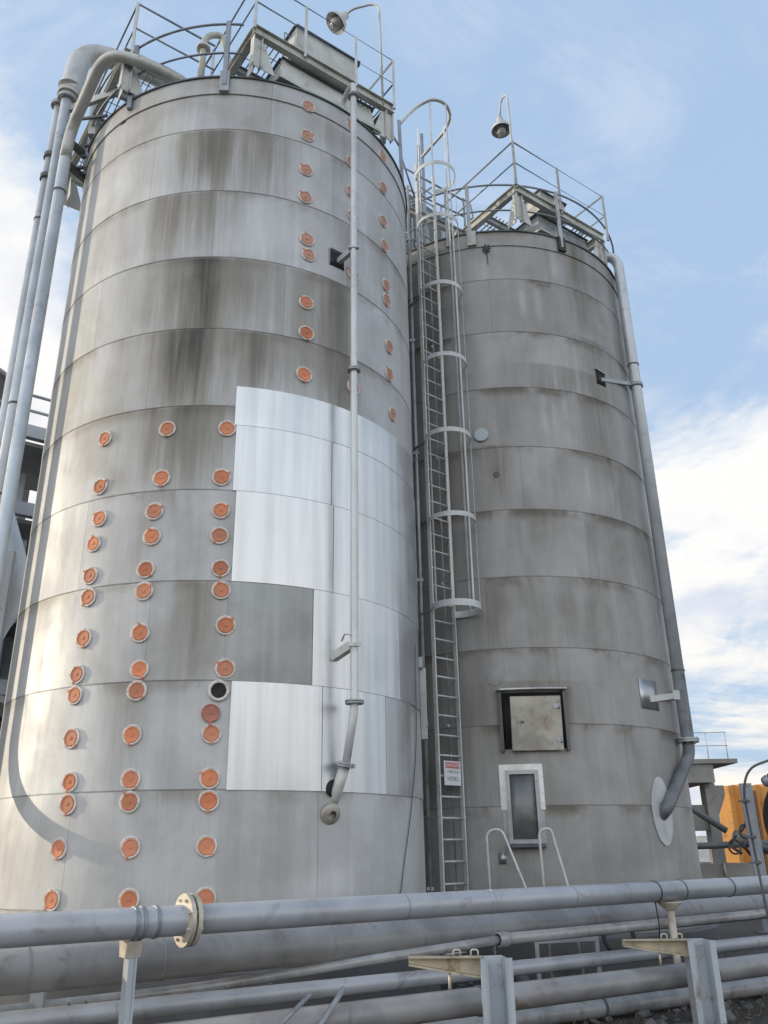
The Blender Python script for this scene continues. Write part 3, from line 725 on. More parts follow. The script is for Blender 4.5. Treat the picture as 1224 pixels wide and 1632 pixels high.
# ------------------------------------------------------------------ yard lamps on the roofs
def lamp(base, top, hx, headc, label, tilt, extra=None):
    root = thing('roof_lamp', base, label, 'lamp', 'bell lamps on bent poles')
    base = Vector(base); top = Vector(top); h = Vector(headc)
    ax = Vector(tilt).normalized()      # from head out of the mouth
    neck = h - ax*.22
    b_ = MB(); pts = bend([base, top, Vector(hx), neck], .38, 10); b_.tube(pts, .022, 10); b_.build('pole', M['railwhite'], root)
    b_ = MB(); b_.lathe([(.035, -.24), (.075, -.22), (.085, -.10), (.11, -.07), (.19, .02), (.215, .10), (.215, .125), (.195, .10), (.10, -.04), (0, -.05)], h, ax, seg=32); sh = b_.build('lamp_shade', M['railwhite'], root, edge=35)
    b_ = MB(); b_.lathe([(.08, -.03), (.10, .05), (.10, .14), (.06, .21), (0, .225)], h, ax, seg=24); b_.build('lamp_glass', M['glass'], root)
    b_ = MB(); q = ax.cross(Vector((0,1,0))).normalized(); q2 = ax.cross(q)
    for k in range(6):
        a_ = k*pi/3; d_ = q*cos(a_)+q2*sin(a_)
        b_.tube([h+d_*.13+ax*.03, h+d_*.125+ax*.15, h+d_*.07+ax*.235, h+ax*.25], .005, 5)
    b_.build('wire_guard', M['galv'], root)
lamp((.10, 11.12, 14.0), (.06, 11.20, 16.72), (-.45, 11.33, 16.72), (-.71, 11.38, 16.48), 'bell lamp leaning over the near silo handrail, mouth turned down left', (-.55, -.1, -.75))
lamp((2.80, 13.42, 14.1), (2.80, 13.45, 16.86), (2.70, 13.72, 16.98), (2.68, 13.85, 16.34), 'bell lamp hanging straight down from a hooked pole on the far silo', (0.03, 0, -1))
b_ = MB()

# ------------------------------------------------------------------ roof vent (gooseneck) and boxes
gv = thing('gooseneck_vent', (-2.95, 10.35, 13.3), 'pale gooseneck vent pipe with a flange behind the near silo rim', 'vent')
b_ = MB(); b_.tube(bend([(-2.95, 10.30, 13.3), (-2.95, 10.30, 14.75), (-2.68, 10.45, 14.98), (-2.55, 10.5, 14.35)], .22, 8), .055, 14); b_.build('vent_pipe', M['frame'], gv)
b_ = MB(); b_.lathe([(.055, -.03), (.12, -.03), (.12, .03), (.055, .03)], (-2.95, 10.30, 14.45), seg=20); b_.build('flange', M['creampipe'], gv)
b_ = MB(); b_.tube(bend([(-2.55, 10.5, 14.4), (-2.50, 10.5, 14.1), (-2.42, 10.55, 13.9), (-2.40, 10.6, 13.3)], .1), .06, 10); b_.lathe([(.05,-.02),(.1,-.02),(.1,.03),(.05,.03)], (-2.52, 10.5, 14.2), seg=16); b_.build('vent_outlet', M['creampipe'], gv)
jb = thing('roof_box', (-3.1, 10.3, 13.3), 'small pale grey square box with a pitched top on the near silo roof', 'box')
b_ = MB(); b_.prism([(-3.22,10.25,13.3), (-2.95,10.35,13.3), (-2.95,10.35,13.62), (-3.06,10.31,13.74), (-3.22,10.25,13.62)], (0,0,0), (-.1,.28,0)); b_.build('box_body', M['framelt'], jb)

# ------------------------------------------------------------------ pipes
def flange_at(b_, p, ax, r, R2, th=.03, bolts=8, gap=.008):
    ax = Vector(ax).normalized(); p = Vector(p)
    for s_ in (-1, 1):
        c0 = p + ax*s_*(gap/2+th/2); b_.lathe([(r*.98, -th/2), (R2, -th/2), (R2, th/2), (r*.98, th/2)], c0, ax, seg=28)
    a = Vector((0,0,1)) if abs(ax.z) < .9 else Vector((1,0,0)); u_ = ax.cross(a).normalized(); v_ = ax.cross(u_)
    for k in range(bolts):
        a_ = 2*pi*(k+.5)/bolts; q = p+(u_*cos(a_)+v_*sin(a_))*(r+R2)/2
        b_.tube([q-ax*(th*1.9), q+ax*(th*1.9)], R2*.065, 6)

def pipe(name, pts, r, mt, label, group, rb=.3, flanges=(), seg=20, cat='pipe', collars=(), fm=None, nb=8):
    root = thing(name, Vector(pts[0]) if Vector(pts[0]).z < Vector(pts[-1]).z else Vector(pts[-1]), label, cat, group)
    b_ = MB(); b_.tube(bend(pts, rb, nb), r, seg); b_.build('pipe_run', mt, root)
    for (p, ax, k) in flanges:
        b_ = MB(); flange_at(b_, p, ax, r, r*k, th=min(.03, r*.35)); b_.build('flange', fm or M['galv'], root, edge=30)
    for (p, ax) in collars:
        b_ = MB(); b_.lathe([(r*.99, -.02), (r*1.10, -.016), (r*1.10, .016), (r*.99, .02)], p, ax, seg=24); b_.build('band', M['darkgrey'], root, edge=30)
    return root

GD = 'downpipes beside the silos'
# near front downpipe at (-0.40, 10.25)
fx, fy = -.395, 10.30
pf_ = pipe('downpipe', [(-.62, 10.78, 13.32), (-.58, 10.66, 13.62), (fx, fy, 13.62), (fx, fy, 12.8), (fx, fy, 3.30), (-.505, 10.385, 2.66)], .050, M['whitepipe'],
     'thin white downpipe running down the front of the near silo over the bright sheets', GD, rb=.16,
     flanges=[((fx, fy, 8.06), (0,0,1), 1.9), ((fx, fy, 3.36), (0,0,1), 2.1), ((fx, fy, 12.93), (0,0,1), 1.9)] if False else [((fx, fy, 8.06), (0,0,1), 1.9), ((fx, fy, 3.40), (0,0,1), 2.3), ((fx, fy, 13.30), (0,0,1), 1.9), ((-.50, 10.38, 2.68), (.22,-.1,1), 2.3)])
b_ = MB(); b_.bar(rp(SL, RL, -51.6, 10.10, -.0), (fx-.02, fy+.02, 10.18), .07, .09); b_.bar((fx-.08, fy-.03, 10.18), (fx+.08, fy-.03, 10.18), .06, .03); b_.build('standoff_bracket', M['galv'], pf_)
b_ = MB(); b_.bar(rp(SL, RL, -52.4, 3.98, 0), (fx-.04, fy+.02, 4.10), .10, .10); b_.bar((fx-.07, fy-.055, 4.10), (fx+.08, fy-.055, 4.10), .03, .05); b_.tube([(fx-.16, fy+.03, 4.16), (fx-.12, fy-.01, 4.24), (fx-.04, fy-.05, 4.22)], .012, 6); b_.build('standoff_bracket', M['framelt'], pf_)
b_ = MB(); b_.lathe([(.05, -.02), (.125, -.02), (.13, .02), (.115, .05), (.055, .06)], rp(SL, RL, -53.0, 2.14, .01), (nrm(-53)+Vector((0,0,-.5))), seg=24); b_.build('entry_boot', M['door'], pf_)
b_ = MB(); b_.lathe([(.0, .0), (.10, .0), (.10, .02), (0, .02)], rp(SL, RL, -52.2, 2.42, .006), nrm(-52.2), seg=20); b_.build('entry_hole', M['black'], pf_)
b_ = MB(); b_.tube([(-.51, 10.40, 2.68), (-.60, 10.46, 2.42), (-.70, 10.56, 2.18)], .066, 16); b_.build('entry_stub', M['creampipe'], pf_)

# far silo downpipe
rx, ry = 5.16, 14.9
pr_ = pipe('downpipe', [(4.35, 15.0, 13.55), (5.02, 14.86, 13.62), (rx, ry, 13.45), (rx, ry, 3.40)], .108, M['bluepipe'],
     'thick pale pipe down the right edge of the far silo, bending into an oval collar', GD, rb=.32,
     flanges=[((rx, ry, 3.42), (0,0,1), 1.7)], collars=[((rx, ry, 10.9), (0,0,1)), ((rx, ry, 4.62), (0,0,1))], seg=24)
b_ = MB(); b_.tube(bend([(rx, ry, 3.40), (5.13, 14.86, 3.18), (4.42, 14.20, 2.28), (4.25, 14.42, 2.10)], .12), .100, 22); b_.build('lower_elbow', M['elbow'], pr_)
b_ = MB(); b_.bar(rp(SR, RR, -53.4, 10.14, 0), (rx-.10, ry-.02, 10.44), .06, .07); b_.lathe([(.107, -.04), (.135, -.04), (.135, .04), (.107, .04)], (rx, ry, 10.42), seg=24); b_.build('standoff_bracket', M['galv'], pr_)
b_ = MB(); b_.bar(rp(SR, RR, -49.5, 4.03, 0), (rx-.12, ry-.02, 4.18), .06, .10); b_.box((rx-.12, ry-.04, 4.18), (.12, .12, .16)); b_.build('standoff_bracket', M['framelt'], pr_)

# far-left risers
xl, yl = -5.25, 10.85
GR = 'riser pipes left of the near silo'
pipe('riser_pipe', [(-5.5, 7.8, 1.7), (-5.38, 9.6, 1.85), (xl-.02, yl, 2.6), (xl-.02, yl, 12.6)], .094, M['bluepipe'],
     'front pale blue riser pipe, curving away near the ground', GR, rb=.75, collars=[((xl-.02, yl, 11.9), (0,0,1))], seg=22, nb=12)
pipe('riser_pipe', [(xl-.02, yl, 12.6), (xl, yl, 13.25), (-4.43, 9.9, 13.93), (-3.68, 10.02, 13.74), (-3.05, 10.25, 13.50), (-2.9, 10.9, 13.35)], .095, M['creampipe'],
     'cream bent pipe crossing over the near silo rim from the front riser', GR, rb=.40, seg=22, nb=10)
pipe('riser_pipe', [(-5.58, 11.2, 0), (-5.58, 11.2, 14.4)], .095, M['bluepipedark'], 'middle riser pipe with a flange under the big elbow duct', GR,
     flanges=[((-5.58, 11.2, 14.36), (0,0,1), 1.7)], collars=[((-5.58, 11.2, 8.10), (0,0,1)), ((-5.58, 11.2, 6.6), (0,0,1))], seg=22)
pipe('riser_pipe', [(-5.80, 11.4, 0), (-5.80, 11.4, 14.45)], .085, M['bluepipedark'], 'rearmost thin riser pipe with a rusty flange at its head', GR,
     flanges=[((-5.80, 11.4, 14.42), (0,0,1), 1.7)], collars=[((-5.80, 11.4, 11.8), (0,0,1))], seg=22)
dct = thing('elbow_duct', (-5.58, 11.25, 14.45), 'fat pale grey elbow duct turning from the risers onto the near silo roof', 'duct')
b_ = MB(); b_.tube(bend([(-5.58, 11.25, 14.5), (-5.56, 11.25, 14.7), (-5.50, 11.3, 15.72), (-4.2, 11.9, 15.75), (-3.2, 12.6, 15.3), (-2.7, 13.0, 13.5)], .75, 12), .19, 28); b_.build('duct_body', M['galvlt'], dct)
b_ = MB(); b_.lathe([(.10, -.16), (.188, .10), (.195, .10)], (-5.58, 11.22, 14.56), seg=28); b_.lathe([(.10,-.03),(.19,-.03),(.19,.03),(.10,.03)], (-5.58, 11.22, 14.47), seg=28); b_.build('collar', M['frame'], dct)
for z, nm in ((13.20, 'upper dark bracket arm between risers and near silo'), (12.72, 'lower dark bracket arm between risers and near silo')):
    o_ = thing('pipe_bracket', (-5.3, 11.3, z), nm, 'bracket', 'arms holding the riser pipes')
    b_ = MB(); b_.bar((-5.40, 10.95, z), (-5.14, 11.75, z+.16), .09, .11); b_.build('arm', M['darkgrey'], o_)
    b_ = MB(); b_.lathe([(.086, -.05), (.115, -.05), (.115, .05), (.086, .05)], (-5.80, 11.4, z), seg=20); b_.build('clamp', M['darkgrey'], o_)
o_ = thing('pipe_bracket', (-5.1, 10.9, 13.9), 'dark horizontal bar from the left platform to the risers', 'bracket', 'arms holding the riser pipes')
b_ = MB(); b_.bar((-5.5, 11.2, 14.12), (-4.45, 10.6, 13.82), .07, .13); b_.build('arm', M['galv'], o_)
o_ = thing('tie_bar', (-5.1, 10.9, 13.5), 'thin dark tie bar under the platform bar at the risers', 'bar')
b_ = MB(); b_.bar((-5.4, 11.0, 13.62), (-4.60, 10.7, 13.40), .035, .045); b_.build('thin_bar', M['darkgrey'], o_)
o_ = thing('side_duct', (-5.10, 11.4, 13.0), 'short cream vertical duct on the near silo left shoulder', 'duct')
b_ = MB(); b_.tube([(-5.13, 11.38, 12.9), (-5.10, 11.38, 13.85)], .065, 14); b_.box((-5.06, 11.3, 13.70), (.13, .16, .30)); b_.build('duct_body', M['creampipe'], o_)
b_ = MB()
for k in range(5): b_.box((-5.20+.035*k, 11.30, 12.85+.25*k), (.09, .05, .05))
b_.build('clips', M['darkgrey'], o_)

# ------------------------------------------------------------------ caged ladder
la = R(41); TT = Vector((cos(la), sin(la), 0)); NN = Vector((sin(la), -cos(la), 0))
LC = Vector((.957, 13.61, 0)); HC = LC + NN*.31; hw = .25
lad = thing('caged_ladder', LC, 'tall pale grey ladder with hooped safety cage between the two silos', 'ladder')
for s_ in (-1, 1):
    b_ = MB(); b_.bar(LC+TT*s_*hw+ZZ*.02, LC+TT*s_*hw+ZZ*14.9, .026, .07, NN); b_.build('rail', M['railwhite'], lad)
for i in range(47):
    z = .35 + i*.305
    b_ = MB(); b_.tube([LC-TT*(hw-.012)+ZZ*z, LC+TT*(hw-.012)+ZZ*z], .016, 8); b_.build('rung', M['railwhite'], lad)
HZ = [5.40, 6.93, 8.50, 10.03, 11.60, 13.20, 14.50]
ang0 = math.atan2(hw, .31)
def hooppts(z, r=.40, full=True, n=30):
    out = []; al = math.asin(hw/r); a0 = -(pi-al); a1 = pi-al
    for i in range(n+1):
        a_ = a0+(a1-a0)*i/n; out.append(HC + NN*(r*cos(a_)) + TT*(r*sin(a_)) + ZZ*z)
    return out
for z in HZ:
    b_ = MB(); pts = hooppts(z) if z < 5.5 or z > 14 else hooppts(z)[:25]; h2 = .085 if z > 5.5 else .11
    for A, B in zip(pts, pts[1:]):
        pass
    A_ = [[b_.bm.verts.new(HC+ZZ*z + (p-HC-ZZ*z)*k + ZZ*dz) for p in pts] for k, dz in ((1.0, -h2/2), (1.0, h2/2), (1.02, h2/2), (1.02, -h2/2))]
    for i in range(len(pts)-1):
        for q in range(4):
            f = b_.bm.faces.new((A_[q][i], A_[q][i+1], A_[(q+1)%4][i+1], A_[(q+1)%4][i])); f.smooth = q in (0, 2)
    b_.bm.faces.new([A_[q][0] for q in range(4)]); b_.bm.faces.new([A_[q][-1] for q in range(4)])
    b_.build('hoop', M['railwhite'], lad, edge=50)
for a_ in (-100, -52, 0, 50, 98):
    p = HC + NN*(.396*cos(R(a_))) + TT*(.396*sin(R(a_))); b_ = MB(); b_.bar(p+ZZ*5.38, p+ZZ*(16.18 if a_ > -60 else 15.6), .036, .008, (NN*cos(R(a_))+TT*sin(R(a_)))); b_.build('cage_bar', M['railwhite'], lad)
# big exit loop at the top, running back to the near silo
lp = [(.43, 12.6, 15.12), (.62, 12.95, 15.75), (.86, 13.05, 16.12), (1.15, 12.96, 16.2), (1.42, 13.08, 16.2), (1.56, 13.40, 16.2), (1.47, 13.80, 16.2), (1.2, 14.15, 16.15), (.97, 14.45, 16.1)]
b_ = MB(); b_.tube(bend(lp, .25, 5), .036, 8); b_.build('exit_loop', M['railwhite'], lad)
for z in (2.2, 5.4, 8.5, 11.6):
    b_ = MB(); b_.bar(LC-TT*hw+ZZ*z, Vector((LC.x-TT.x*hw-.25, LC.y-TT.y*hw+.35, z)), .05, .02); b_.bar(LC+TT*hw+ZZ*z, Vector((1.35, 14.05, z)), .05, .02); b_.build('wall_bracket', M['galv'], lad)

# sign on the ladder
sg = thing('danger_sign', LC+NN*.05+ZZ*2.70, 'white danger sign with a red header wired to the ladder', 'sign')
SC = LC + NN*.055 + TT*(.0) + ZZ*2.83
b_ = MB(); b_.box(SC, (.36, .006, .36), (TT, NN, ZZ)); b_.build('sign_board', M['signwhite'], sg)
b_ = MB(); b_.box(SC+NN*.0045+ZZ*.115, (.30, .003, .09), (TT, NN, ZZ)); b_.build('red_header', M['signred'], sg)
def text(s_, pos, size, mt, parent, xax, zax, name):
    cu = bpy.data.curves.new(name, 'FONT'); cu.body = s_; cu.size = size; cu.align_x = 'CENTER'; cu.align_y = 'CENTER'; cu.extrude = .0008
    o = bpy.data.objects.new(name+'_tmp', cu); col.objects.link(o); bpy.context.view_layer.update()
    dg = bpy.context.evaluated_depsgraph_get(); me = bpy.data.meshes.new_from_object(o.evaluated_get(dg)); bpy.data.objects.remove(o)
    nax = xax.cross(zax); mm = Matrix((xax, zax, nax)).transposed().to_4x4(); mm.translation = pos; me.transform(mm)
    me.materials.clear(); me.materials.append(mt)
    q = bpy.data.objects.new(name, me); col.objects.link(q); q.parent = parent; q.matrix_parent_inverse = Matrix.Translation(-Vector(parent.location)); return q
text('DANGER', SC+NN*.0075+ZZ*.115, .075, M['signwhite'], sg, TT, ZZ, 'lettering')
text('THIS IS A', SC+NN*.0045+ZZ*.018, .062, M['signink'], sg, TT, ZZ, 'lettering')
text('VESSEL', SC+NN*.0045-ZZ*.085, .085, M['signink'], sg, TT, ZZ, 'lettering')

# conduits and riser pipes in the gap
GC = 'vertical conduits in the gap between the silos'
def conduit(x, y, z0, z1, r, mt, label):
    root = thing('conduit', (x, y, z0), label, 'conduit', GC)
    b_ = MB(); b_.tube([(x, y, z0), (x, y, z1)], r, 10); b_.build('conduit_tube', mt, root)
    for k in range(int((z1-z0)/2.4)):
        b_ = MB(); b_.box((x, y+.01, z0+1.2+2.4*k), (r*3.2, r*2.4, .05)); b_.build('clamp', M['galv'], root)
conduit(.60, 13.72, 0, 14.6, .032, M['galv'], 'leftmost grey conduit in the dark gap, beside the near silo edge')
conduit(.72, 14.20, 0, 13.6, .028, M['darkgrey'], 'dark conduit close behind the ladder left rail')
conduit(1.02, 13.95, 0, 13.9, .030, M['galv'], 'pale conduit seen through the middle of the ladder')
conduit(1.13, 13.92, 0, 13.3, .022, M['galv'], 'thinner conduit right of the one behind the ladder rungs')
conduit(1.32, 13.86, 5.6, 12.8, .020, M['galv'], 'short thin conduit to the right of the ladder right rail')
conduit(.42, 14.35, 0, 13.0, .05, M['dark'], 'thick dark pipe deepest in the gap')
ms = thing('twin_mast', (.95, 14.9, 13.0), 'two dark steel uprights rising behind the ladder cage top', 'mast')
b_ = MB(); b_.bar((.93, 14.9, 13.0), (.93, 14.9, 16.9), .07, .05, (0,1,0)); b_.build('upright', M['rail'], ms)
b_ = MB(); b_.bar((1.02, 14.9, 13.0), (1.02, 14.9, 17.25), .07, .05, (0,1,0)); b_.build('upright', M['rail'], ms)
# dark elevator housing behind the gap
eh = thing('elevator_housing', (1.0, 17.6, 0), 'dark grey sheet housing rising behind the gap between the silos', 'housing')
b_ = MB(); b_.prism([(.35, 16.2, 13.35), (2.1, 16.9, 13.35), (2.1, 16.9, 16.1), (.35, 16.2, 17.05)], (0,0,0), (-.5, 1.2, 0)); b_.build('housing_body', M['darkgrey'], eh)
b_ = MB()
for k in range(5): b_.bar((.40+.4*k, 16.18+.16*k, 13.4), (.40+.4*k, 16.18+.16*k, 16.8-.2*k), .04, .04, (0,1,0))
b_.build('ribs', M['galv'], eh)
# link walkway between silo roofs
lk = thing('link_walkway', (.7, 14.1, 13.9), 'small steel link walkway with braced handrail between the silo roofs', 'walkway')
b_ = MB(); ibeam(b_, (.30, 13.6, 14.0), (1.9, 14.6, 14.0), h=.16); ibeam(b_, (-.05, 14.3, 14.0), (1.6, 15.3, 14.0), h=.16)
b_.build('beam', M['frame'], lk)
b_ = MB(); b_.tube([(.5, 13.8, 14.1), (.5, 13.8, 15.2)], .025, 8); b_.tube([(1.85, 14.55, 14.1), (1.85, 14.55, 15.0)], .025, 8); b_.tube([(.5, 13.8, 15.2), (1.85, 14.55, 14.95)], .022, 8); b_.tube([(.5, 13.8, 14.65), (1.85, 14.55, 14.5)], .02, 8)
b_.tube([(.5, 13.8, 14.1), (1.2, 14.2, 15.05)], .02, 8); b_.tube(bend([(1.85, 14.55, 14.98), (2.0, 14.6, 14.9), (2.05, 14.6, 14.5), (1.95, 14.55, 14.4)], .08), .02, 8); b_.build('handrail', M['rail'], lk)
# near-silo exit posts right of the rim
xp = thing('exit_post', (.45, 12.9, 13.2), 'leaning grey post on the near silo rim that the ladder loop joins', 'post')
b_ = MB(); b_.bar((.46, 12.5, 12.9), (.42, 12.6, 15.2), .07, .07, (0,1,0)); b_.build('post', M['rail'], xp)
for q in ([(.43, 12.6, 14.5), (.12, 12.1, 14.7)], [(.44, 12.6, 14.3), (.72, 13.3, 13.9)]): b_ = MB(); b_.tube(q, .02, 8); b_.build('brace', M['rail'], xp)

# ------------------------------------------------------------------ inverted-U hand hoops in front of the far silo
for (p0, p1, p2, lb) in (((1.40, 13.0), (1.62, 13.0), (1.93, 12.95), 'left white inverted-U grab rail below the access window'), ((2.16, 13.0), (2.33, 13.0), (2.52, 12.95), 'right white inverted-U grab rail below the access window')):
    o_ = thing('grab_rail', (p0[0], p0[1], 0), lb, 'handrail', 'white inverted-U grab rails')
    zt = 1.99
    b_ = MB(); b_.tube(bend([(p0[0]+.03, p0[1], 0), (p0[0], p0[1], zt-.02), (p1[0], p1[1], zt+.02), (p2[0], p2[1], 1.15), (p2[0]+.10, p2[1], 0)], .13, 8), .020, 10); b_.build('bent_tube', M['railwhite'], o_)
    b_ = MB(); b_.box((p0[0]+.03, p0[1], .01), (.12, .12, .02)); b_.box((p2[0]+.10, p2[1], .01), (.12, .12, .02)); b_.build('base_plates', M['galv'], o_)

# ------------------------------------------------------------------ pipe rack in the foreground
def line(a, b, s0, s1):
    """points beyond a->b at parameters s0, s1"""
    a = Vector(a); b = Vector(b); return [a+(b-a)*s0, a+(b-a)*s1]
GP = 'parallel pipes on the low rack'
T1a, T1b = Vector((-1.166, 7.775, 1.23)), Vector((5.09, 12.415, 1.23))
d1 = (T1b-T1a).normalized()
fp = T1a + d1*(-1.0 + .0)   # flange point: near image x=283
e1, e2 = T1a + d1*(-6.0), T1a + d1*16.0
top = pipe('rack_pipe', [e1, e2], .112, M['alupipe'], 'topmost lagged pipe of the rack with the big bolted flange', GP, seg=36)
FP = Vector((-1.62, 7.44, 1.23)); s_ = (FP-T1a).dot(d1); FP = T1a+d1*s_
b_ = MB(); flange_at(b_, FP, d1, .112, .195, th=.035, bolts=8, gap=.02); b_.build('flange', M['flange'], top, edge=30)
for s_ in (-.33, -.27, -.16):
    b_ = MB(); b_.lathe([(.111, -.015), (.121, -.012), (.121, .012), (.111, .015)], FP+d1*s_*1.0-d1*.12, d1, seg=28); b_.build('band', M['rail'], top, edge=30)
for s_ in (5.85, 6.85):
    b_ = MB(); b_.lathe([(.111, -.012), (.118, -.010), (.118, .010), (.111, .012)], T1a+d1*s_, d1, seg=28); b_.build('band', M['darkgrey'], top, edge=30)
for s_ in (1.6, 3.9, 9.4):
    b_ = MB(); b_.lathe([(.111, -.010), (.1145, -.008), (.1145, .008), (.111, .010)], T1a+d1*s_, d1, seg=28); b_.build('lap_joint', M['alupipe2'], top, edge=30)
# second, fat pipe slightly behind and below
T2a, T2b = Vector((-1.27, 8.62, .90)), Vector((5.53, 13.70, .90))
d2 = (T2b-T2a).normalized()
p2_ = pipe('rack_pipe', [T2a-d2*7, T2a+d2*18], .170, M['alupipe2'], 'thickest lagged pipe, just under the topmost one', GP, seg=36)
for s_ in (-2.0, .8, 3.2, 6.5, 8.0):
    b_ = MB(); b_.lathe([(.169, -.012), (.174, -.010), (.174, .010), (.169, .012)], T2a+d2*s_, d2, seg=28); b_.build('lap_joint', M['alupipe2'], p2_, edge=30)
def simple(a, b, r, mt, lb, ext=(-6, 12), wob=0):
    a = Vector(a); b = Vector(b); d_ = (b-a).normalized(); L_ = (b-a).length
    return pipe('rack_pipe', [a+d_*ext[0], b+d_*ext[1]], r, mt, lb, GP, seg=24, collars=[(a+d_*q, d_) for q in ((1.1, 4.3) if r > .07 else ()) ])
simple((1.15, 9.70, .86), (5.1, 12.75, .86), .055, M['smallpipe'], 'thin pipe emerging under the thick pipe at right', (0, 10))
kc = thing('pipe_coupling', (1.15, 9.70, .78), 'dark coupling joining the slanting slim pipe to the thin right-hand pipe', 'coupling', None)
b_ = MB(); b_.lathe([(.056, -.07), (.072, -.06), (.072, .06), (.056, .07)], (1.15, 9.70, .86), (3.95, 3.05, 0), seg=20); b_.build('sleeve', M['smallpipe'], kc)
pipe('rack_pipe', [(-5.0, 6.3, .50), (-3.2, 7.876, .55), (-1.72, 8.42, .62), (-.42, 9.15, .72), (.35, 9.30, .80), (1.15, 9.70, .86)], .045, M['smallpipe'], 'slim pipe slanting across behind the rack from lower left', GP, rb=.5)
simple((-2.45, 8.35, .70), (.12, 9.6, .78), .026, M['whitepipe'], 'thinnest white line low under the thick pipe', (-.3, .3))
T5a, T5b = Vector((-1.228, 8.382, .56)), Vector((4.928, 12.327, .56)); d5 = (T5b-T5a).normalized()
p5_ = pipe('rack_pipe', [T5a-d5*6, T5a+d5*16], .073, M['alupipe'], 'bright bare pipe low in the rack passing behind both posts', GP, seg=28)
b_ = MB()
for s_ in (-1.55, -1.42, -.25, .18): b_.box(T5a+d5*s_+ZZ*.076, (.02, .02, .03))
b_.build('studs', M['darkgrey'], p5_)
simple((-.134, 8.20, .44), (4.307, 11.0, .44), .115, M['alupipe2'], 'wide grimy pipe second from the bottom', (-5, 12))
simple((1.316, 9.926, .12), (4.648, 11.853, .12), .095, M['smallpipe'], 'lowest pipe of the rack near the ground', (-7, 12))

for s_, tt, dd_, rr_ in ((-.6, T1a, d1, .112), (2.7, T1a, d1, .112), (4.8, T1a, d1, .112), (7.9, T1a, d1, .112), (1.9, T2a, d2, .17), (4.6, T2a, d2, .17), (-.9, T2a, d2, .17)):
    q = tt+dd_*s_; b_ = MB(); b_.lathe([(rr_-.002, -.006), (rr_+.004, -.005), (rr_+.004, .005), (rr_-.002, .006)], q, dd_, seg=28)
    b_.box(q+Vector((0, -.7, .75)).normalized()*(rr_+.008), (.02, .02, .02)); b_.build('strap', M['smallpipe'], top if rr_ < .15 else p2_, edge=30)
ppx = T1a + d1*(-2.55)
# left slim post under the top pipe
dn = Vector((d1.y, -d1.x, 0))
def postA():
    root = thing('rack_post', (-1.99, 7.18, 0), 'slim post with a sunlit cream saddle under the top pipe at left', 'pipe support', 'rack supports')
    p = T1a + d1*((Vector((-1.99, 7.18, 0))-T1a).dot(d1)); p.z = 0
    b_ = MB(); b_.box(p+ZZ*.50, (.05, .10, 1.0), (d1, dn, ZZ)); b_.box(p+d1*.03+ZZ*.50, (.012, .13, .99), (d1, dn, ZZ)); b_.build('column', M['post'], root)
    b_ = MB(); b_.prism([p+ZZ*1.0-dn*.06-d1*.06, p+ZZ*1.0+dn*.06-d1*.06, p+ZZ*1.11+dn*.085-d1*.06, p+ZZ*1.11-dn*.085-d1*.06], (0,0,0), d1*.12); b_.build('saddle', M['flange'], root)
    b_ = MB(); b_.box(p+ZZ*.01, (.2, .2, .02), (d1, dn, ZZ)); b_.build('base_plate', M['darkgrey'], root)
postA()
def bigpost(p, zt, w_, lb, alen, adir=(-1, .06, 0)):
    p = Vector((p[0], p[1], 0)); root = thing('rack_post', p, lb, 'pipe support', 'rack supports')
    x_ = Vector((.97, .12, 0)).normalized(); y_ = Vector((-x_.y, x_.x, 0)); hz_ = zt/2
    b_ = MB(); b_.box(p+ZZ*hz_+y_*.03, (w_*.60, .014, zt), (x_, y_, ZZ)); b_.box(p+x_*w_*.31+ZZ*hz_, (.014, w_*.8, zt-.012), (x_, y_, ZZ)); b_.box(p-x_*w_*.31+ZZ*hz_, (.014, w_*.8, zt-.012), (x_, y_, ZZ))
    b_.box(p+x_*w_*.41-y_*(w_*.40-.007)+ZZ*hz_, (w_*.18, .014, zt-.016), (x_, y_, ZZ)); b_.box(p-x_*w_*.41-y_*(w_*.40-.007)+ZZ*hz_, (w_*.18, .014, zt-.016), (x_, y_, ZZ)); b_.build('column', M['post'], root)
    a_ = Vector(adir).normalized(); s_ = Vector((-a_.y, a_.x, 0)); s_ = s_ if s_.y < 0 else -s_
    q0 = p - x_*w_*.33 + y_*.04; e = q0 + a_*alen
    b_ = MB(); b_.prism([q0+ZZ*(zt-.012), e+ZZ*(zt-.012), e+ZZ*(zt-.05), q0+ZZ*(zt-.15)], (0,0,0), s_*.012)
    b_.bar(q0+ZZ*(zt-.004)+s_*.04, e+ZZ*(zt-.004)+s_*.04, .09, .012); b_.bar(q0+ZZ*(zt-.157)+s_*.04, e+ZZ*(zt-.058)+s_*.04, .09, .012); b_.build('cross_arm', M['arm'], root)
    for k in (.10, .34):
        q = q0+a_*alen*k+ZZ*(zt+.004)+s_*.03; b_ = MB(); b_.tube(bend([q+a_*-.03, q+a_*-.03+ZZ*.045, q+a_*.03+ZZ*.045, q+a_*.03], .03), .008, 6); b_.build('u_bolt', M['flange'], root)
    q = q0+a_*alen*.45+s_*.05; b_ = MB(); b_.tube([q+ZZ*(zt-.12), q+ZZ*(zt-.24)], .013, 8); b_.build('drop_bolt', M['flange'], root)
    b_ = MB(); b_.box(p+ZZ*.012, (w_*1.7, w_*1.7, .024), (x_, y_, ZZ)); b_.build('base_plate', M['darkgrey'], root)
    for sx, zq in ((-1, .06), (1, .06), (-1, .14), (1, .14)):
        q = p+x_*w_*.18*sx+ZZ*(zt-zq)+y_*.02; b_ = MB(); b_.tube([q, q-y_*.014], .012, 6); b_.build('bolt', M['flange'], root)
    return root
bigpost((.86, 7.98), .885, .27, 'stout pale blue-grey post in the middle with a rust-yellow cross arm', .62)
